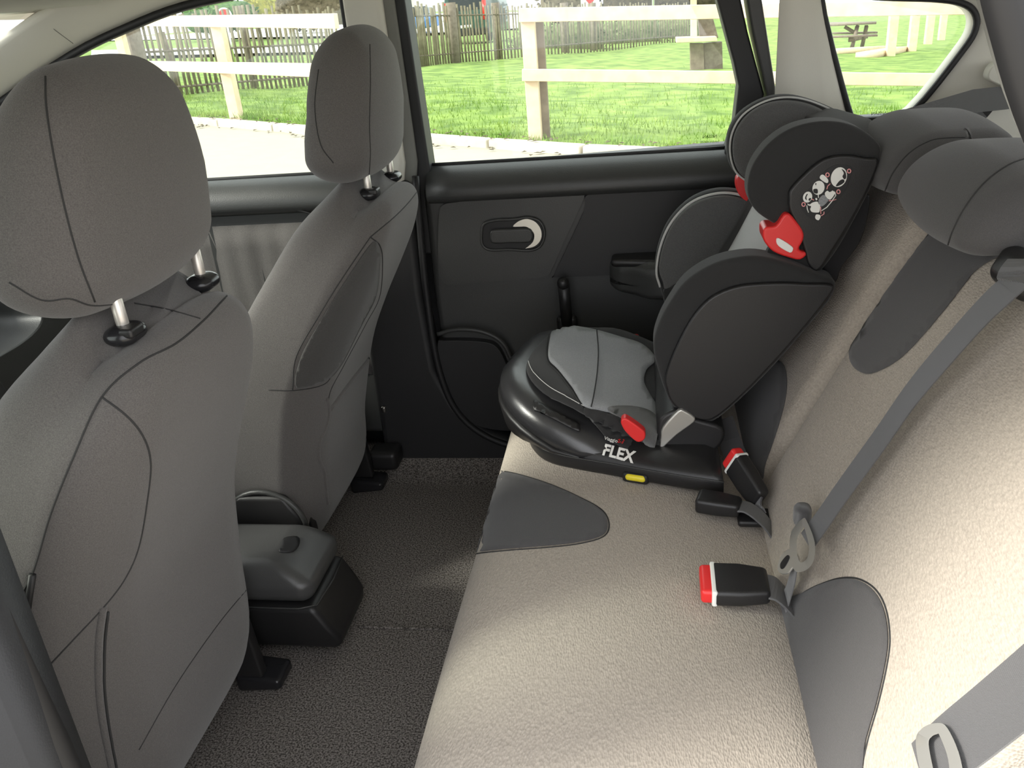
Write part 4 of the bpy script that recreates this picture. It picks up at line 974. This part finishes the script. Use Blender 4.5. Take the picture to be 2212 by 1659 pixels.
post(F2, A+V((.02, 0, 0)), line_at(1140, 20, A, B).z, .125)
post(F2, V((4.2, 8.11, gz(4.2, 8.11))), P(2260, 10, 1, 8.11).z, .125)
ob = V((-1.01+.115, 8.18, gz(-.9, 8.2))); obj('post', bar(ob-V((0, 0, .1)), V((ob.x, ob.y, line_at(1140, 25, A, B).z)), .07, .07, (0, 1, 0)), 'bare_wood', F2, bevel=.005, seg=2)  # dark bar added beside the post to stand for its shaded side
for (xa, ya), (xb, yb), wv in (((1121, 33), (1560, 26), .115), ((1128, 162), (1570, 163), .105)):
    a, b = P(xa, ya, 1, 8.02), P(xb, yb, 1, 8.02); b = a+(b-a)*3.1
    if wv > .11: b.z = P(1990, 18, 1, 8.02).z + (b.x-P(1990, 18, 1, 8.02).x)*-.06
    else: b.z = P(1980, 172, 1, 8.02).z + (b.x-P(1980, 172, 1, 8.02).x)*-.08
    obj('rail', bar(a, b, .045, wv), 'timber', F2, bevel=.006, seg=2)
F3 = thing('rail_fence', 'row of distant fence posts seen through the small rear quarter window', 'fence', (7.8, 27, -1), 'timber rail fences')
pp = []
for (fx_, fy_), d in zip(((1922, 125), (1968, 116), (2003, 103), (2032, 92)), range(4)):
    q = GP(fx_, fy_); q.z = gz(q.x, q.y)+.03; pp.append(q)
    tz = q.z+1.22; obj('post', bar(q-V((0, 0, .1)), V((q.x, q.y, tz)), .20, .20, (0, 1, 0)), 'timber', F3, bevel=.006, seg=1)
obj('rail', bar(pp[0]+V((-1, -2.3, 1.22)), pp[3]+V((.5, 1, 1.22)), .06, .16), 'timber', F3)
# ---- chestnut paling fences
def bush(name, label, c, r, m, n=500, seed=1, cat='bush', leaf=.12):
    rnd = random.Random(seed); vs = []; fs = []
    core = rbox(r[0]*.8, r[1]*.8, r[2]*.8, min(r)*.6, 4, 3, lambda p: V(c)+p+V((math.sin(p.y*3), math.cos(p.z*3), math.sin(p.x*2)))*.08*min(r))
    vs, fs = list(core[0]), list(core[1])
    for i in range(n):
        d = V((rnd.gauss(0, 1), rnd.gauss(0, 1), rnd.gauss(0, 1))).normalized(); p = V(c)+V((d.x*r[0], d.y*r[1], d.z*r[2]))*rnd.uniform(.72, 1.05)
        u = V((rnd.gauss(0, 1), rnd.gauss(0, 1), rnd.gauss(0, 1))).normalized()*leaf*rnd.uniform(.5, 1.3); v_ = u.cross(d).normalized()*leaf*.5; k = len(vs)
        vs += [p-u, p-v_, p+u, p+v_]; fs.append((k, k+1, k+2, k+3))
    o = obj(name, (vs, fs), m); return T(o, label, cat)
def at(px, py, D):
    r = ray(px, py).normalized(); return CAMP+r*D
def paling(px0, px1, n, h, label, posts, railh, wd, pw=1):
    A, B = GP(*px0), GP(*px1)
    t = thing('paling_fence', label, 'fence', (A+B)/2, 'weathered paling fences'); 
    for i in range(n):
        f = (i/(n-1))**pw; p = A.lerp(B, f); p.z = gz(p.x, p.y)-.05; hh = h*random.uniform(.94, 1.05); lean = V((random.gauss(0, .02), 0, 0))
        obj('pale', bar(p, p+lean+V((0, 0, hh)), wd*random.uniform(.7, 1.2), .02, (0, 1, 0)), 'paling', t)
    for q, s in posts:
        p = GP(*q); p.z = gz(p.x, p.y)-.05; obj('post', tube([p, p+V((.02, 0, h*1.03))], s, 8), 'old_timber', t)
    for rh in railh:
        obj('wire_rail', tube([A+V((0, 0, rh+gz(A.x, A.y)-A.z)), B+V((0, 0, rh+gz(B.x, B.y)-B.z))], .02, 6), 'old_timber', t)
    return t, A, B
pf, A, B = paling((322, 222), (745, 182), 42, 1.42, 'dark weathered paling fence beyond the rails in the far front window', [((322, 222), .13), ((552, 198), .075)], [.75, .2], .045)
lg0 = GP(392, 212); obj('leaning_post', tube([lg0, P(348, 70, 1, lg0.y+.1)], .06, 8), 'bare_wood', pf)
paling((905, 150), (1498, 92), 96, 1.5, 'grey brushwood paling fence crossing the far rear window', [((985, 142), .13), ((1078, 132), .12), ((1222, 117), .13), ((1283, 110), .10)], [.3, 1.2], .052, 1.45)
for i, (px, py, rr) in enumerate(((1200, 112, 1.9), (1330, 98, 2.2), (1430, 88, 2.2))):
    q = GP(px, py); q.y += 1.6; q.z = gz(q.x, q.y)+.25; bush('bush', ('low olive scrub behind the brushwood fence, nearest the middle of the window', 'low olive scrub behind the brushwood fence, between its two neighbours', 'low olive scrub behind the brushwood fence, next to the timber stand')[i], q, (rr, .8, .75), 'scrub', 700, 20+i, leaf=.1)['group'] = 'scrub behind the brushwood fence'
# verge behind the paling with scrub
bush('hedge', 'clipped dark green hedge behind the road sign in the far front window', at(425, 24, 60)+V((0, 3, -.4)), (2.6, 1.6, 1.0), 'hedge', 900, 2, 'hedge', .2)
bush('bush', 'yellow-green bush just right of the red road sign', at(520, 5, 62)+V((0, 3, .2)), (1.0, 1.2, 1.5), 'yellow_bush', 500, 3, leaf=.2)
bush('bush', 'brownish bare shrubbery right of the yellow bush', at(640, 8, 66)+V((0, 3, 0)), (3.6, 1.5, 1.9), 'brown_bush', 1200, 4, leaf=.22)
# white road in the distance, two bands of dry grass
def band(name, pts, m, h=.06):
    q = [GP(a, b) for a, b in pts]; q = [V((v.x, v.y, gz(v.x, v.y) if v.y < 60 else v.z)) for v in q]
    q = [V((v.x, v.y, GA+GB*max(min(v.x, 40), -40)+GC*min(v.y, 60)+.12+h)) for v in q]
    o = obj(name, (q, [tuple(range(len(q)))]), m, smooth=False); o['kind'] = 'structure'
band('path', [(200, 135), (760, 122), (760, 104), (200, 118)], 'white_wall')
band('path', [(160, 95), (760, 84), (760, 70), (160, 78)], 'white_wall', .10)
band('path', [(880, 82), (1120, 72), (1120, 55), (880, 60)], 'white_wall', .10)
# no entry sign
sg = thing('road_sign', 'round red and white no-entry sign above the fence rail', 'road sign', GP(487, 112))
c = at(485, 33, 22); r_ = .165
n_ = (CAMP-c).normalized(); n_.z = 0; n_.normalize(); sx = V((0, 0, 1)).cross(n_).normalized()
def disc(c, rr, n=28): return [c+(sx*math.cos(2*PI*i/n)+V((0, 0, 1))*math.sin(2*PI*i/n))*rr for i in range(n)]
obj('pole', tube([V((c.x, c.y+.03, gz(c.x, c.y)-.05)), V((c.x, c.y+.03, c.z+.1))], .025, 8), 'metal', sg)
fcd = obj('face', slab(disc(c, r_), -n_*.01), 'sign_white', sg, smooth=False)
obj('disc', slab(disc(c+n_*.006, r_*.78), -n_*.004), 'sign_red', fcd, smooth=False)
obj('bar', slab([c+n_*.008+sx*a+V((0, 0, b)) for a, b in ((-.10, -.045), (.10, -.045), (.10, .0), (-.10, .0))], -n_*.002), 'sign_white', fcd, smooth=False)
sg['label'] = 'round red and white no-entry sign above the fence rail'
# give-way sign, right of the van
s2 = thing('road_sign', 'white board with a red triangle above the rail in the far rear window', 'road sign', V((0, 0, 0)))
c = at(1275, 2, 34); s2.location = V((c.x, c.y, gz(c.x, c.y))); ORG[s2.name] = V(s2.location)
fcd = obj('board', slab([c+sx*a+V((0, 0, b)) for a, b in ((-.36, -.28), (.36, -.28), (.36, .8), (-.36, .8))], -n_*.03), 'sign_white', s2, smooth=False)
obj('triangle', slab([c+n_*.006+sx*a+V((0, 0, b)) for a, b in ((-.22, .10), (0, -.16), (.22, .10), (.22, .14), (-.22, .14))], -n_*.004), 'sign_red', fcd, smooth=False)
for s in (-.3, .3): obj('leg', tube([V((c.x, c.y, gz(c.x, c.y)-.05))+sx*s, c+sx*s-n_*.03], .03, 6), 'old_timber', s2)
# van
vn = thing('van', 'dark green van parked beyond the paling fence, rear towards us', 'van', V((0, 0, 0)))
c = GP(1012, 96); bz = GA+GB*c.x+GC*c.y+.05; vn.location = (c.x, c.y, bz); ORG[vn.name] = V(vn.location)
def vloc(p): return V((c.x, c.y, bz))+V((p[0], p[1], p[2]))
body = slab([vloc((x, 0, z)) for x, z in ((-1.05, .35), (1.05, .35), (1.08, .9), (1.04, 1.35), (.88, 2.2), (.7, 2.35), (-.7, 2.35), (-.88, 2.2), (-1.04, 1.35), (-1.08, .9))], (.3, 4.6, 0))
obj('body', body, 'van_green', vn, bevel=.08)
obj('rear_window', slab([vloc((x, -.02, z)) for x, z in ((-.8, 1.4), (.8, 1.4), (.7, 2.1), (-.7, 2.1))], (0, .03, 0)), 'dark_glass', vn, smooth=False)
for s in (-1, 1):
    obj('tail_light', box(*sorted((vloc((s*.98, 0, 0)).x, vloc((s*.80, 0, 0)).x)), c.y-.04, c.y+.05, bz+.95, bz+1.75), 'red_lens', vn, label='red tail light')
    obj('wheel', tube([vloc((s*.85-.12, .9, .33)), vloc((s*.85+.12, .9, .33))], .33, 16), 'rubber', vn)
obj('bumper', box(c.x-1.05, c.x+1.05, c.y-.12, c.y+.05, bz+.32, bz+.62), 'rubber', vn, bevel=.04)
obj('number_plate', box(c.x-.26, c.x+.26, c.y-.14, c.y-.11, bz+.66, bz+.78), 'sign_white', vn)
# house and parked car at the far left of the rear window
hs_ = thing('house', 'white rendered house in the distance at the left edge of the rear window', 'house', at(915, 60, 85)); c = at(915, 40, 85); b0 = GA+GB*-40+GC*60
obj('wall', box(c.x-3.2, c.x+1.6, c.y, c.y+6, b0, b0+5.5), 'white_wall', hs_)
obj('roof', slab([(c.x-3.6, c.y-.3, b0+5.5), (c.x+2.0, c.y-.3, b0+5.5), (c.x-.8, c.y-.3, b0+7.5)], (0, 6.6, 0)), 'roof_tile', hs_)
obj('window', box(c.x-.6, c.x+.4, c.y-.05, c.y+.05, b0+2.6, b0+3.9), 'dark_glass', hs_)
pc = thing('parked_car', 'small blue car half hidden at the left edge of the rear window', 'car', at(896, 40, 60)); c = at(896, 38, 60)
obj('body', rbox(.8, 2, .4, .2, 3, 3, lambda p: c+p+V((0, 2, -.3))), 'blue_paint', pc)
obj('cabin', rbox(.7, 1.1, .35, .2, 3, 3, lambda p: c+p+V((0, 2, .3))), 'dark_glass', pc)
# backdrop of trunks and hedge over the rail, middle window
bush('tree', 'tan leafless hedge tree above the rail left of the white board', at(1225, -20, 70), (2.4, 1.5, 2.6), 'brown_bush', 800, 11, 'tree', .25)
bush('hedge', 'long dark brown hedge above the rail right of the white board', at(1430, -30, 60), (4.6, 1.5, 2.3), 'dark_hedge', 1500, 12, 'hedge', .25)
wp = obj('white_pole', tube([GP(1411, 75), at(1411, -30, 42)], .05, 8), 'sign_white'); T(wp, 'thin white pole in front of the brown hedge', 'pole')
# weathered timber stand at the right of the rear window
st = thing('timber_stand', 'dark timber stand with pale shelf board and tan post, beyond the rear window', 'timber stand', GP(1530, 158))
q = GP(1530, 158); Y0 = q.y; z0 = gz(q.x, q.y)
def sp(pl, dy, th, m, nm): return obj(nm, slab([P(a, b, 1, Y0+dy) for a, b in pl], (0, th, 0)), m, st, bevel=.01, seg=2)
sp([(1491, 94), (1520, 94), (1522, 162), (1492, 162)], 0, .25, 'bare_wood', 'trunk')
sp([(1520, 94), (1560, 90), (1562, 162), (1522, 162)], .1, .25, 'old_timber', 'trunk')
sp([(1508, 40), (1540, 38), (1552, 82), (1512, 82)], .1, .2, 'old_timber', 'upper_block')
sp([(1461, 82), (1548, 79), (1550, 89), (1461, 93)], -.25, .5, 'timber', 'shelf_board')
sp([(1492, -20), (1505, -20), (1506, 80), (1492, 80)], -.05, .12, 'timber', 'tan_post')
# picnic table on sleepers
pt = thing('picnic_table', 'wooden picnic table with benches standing on the grass beyond the quarter window', 'picnic table', GP(1850, 112))
g0 = GP(1858, 110); TY = g0.y; TZ = gz(g0.x, TY)+.03
def tp_(px, py, dy=0): return P(px, py, 1, TY+dy)
sc_ = 1.0
obj('table_top', slab([tp_(1788, 57, -.4), tp_(1893, 52, -.4), tp_(1893, 50, .6), tp_(1788, 52, .6)], (0, 0, .05)), 'old_timber', pt)
obj('bench', bar(tp_(1790, 80, -.8), tp_(1893, 76, -.8), .3, .05), 'old_timber', pt)
obj('bench', bar(tp_(1800, 72, .9), tp_(1893, 70, .9), .3, .05), 'old_timber', pt)
for x in (1850,):
    for a, b, dy in (((x+2, 56), (x-12, 112), -.6), ((x+22, 56), (x+10, 110), .5), ((x-25, 58), (x+2, 74), 0)):
        obj('leg', bar(tp_(*a, dy*.3), tp_(*b, dy), .09, .09, (0, 1, 0)), 'bare_wood', pt)
    obj('cross_beam', bar(tp_(x-14, 86, -.8), tp_(x+22, 78, .9), .09, .12), 'bare_wood', pt)
for i, (a, b) in enumerate((((1795, 120), (1915, 112)), ((1870, 128), (1948, 114)))):
    o = obj('sleeper', bar(GP(*a)+V((0, 0, .08)), GP(*b)+V((0, 0, .08)), .5, .16), 'timber'); T(o, ('long pale timber sleeper on the ground below the picnic table', 'short timber sleeper lying right of the picnic table')[i], 'sleeper')
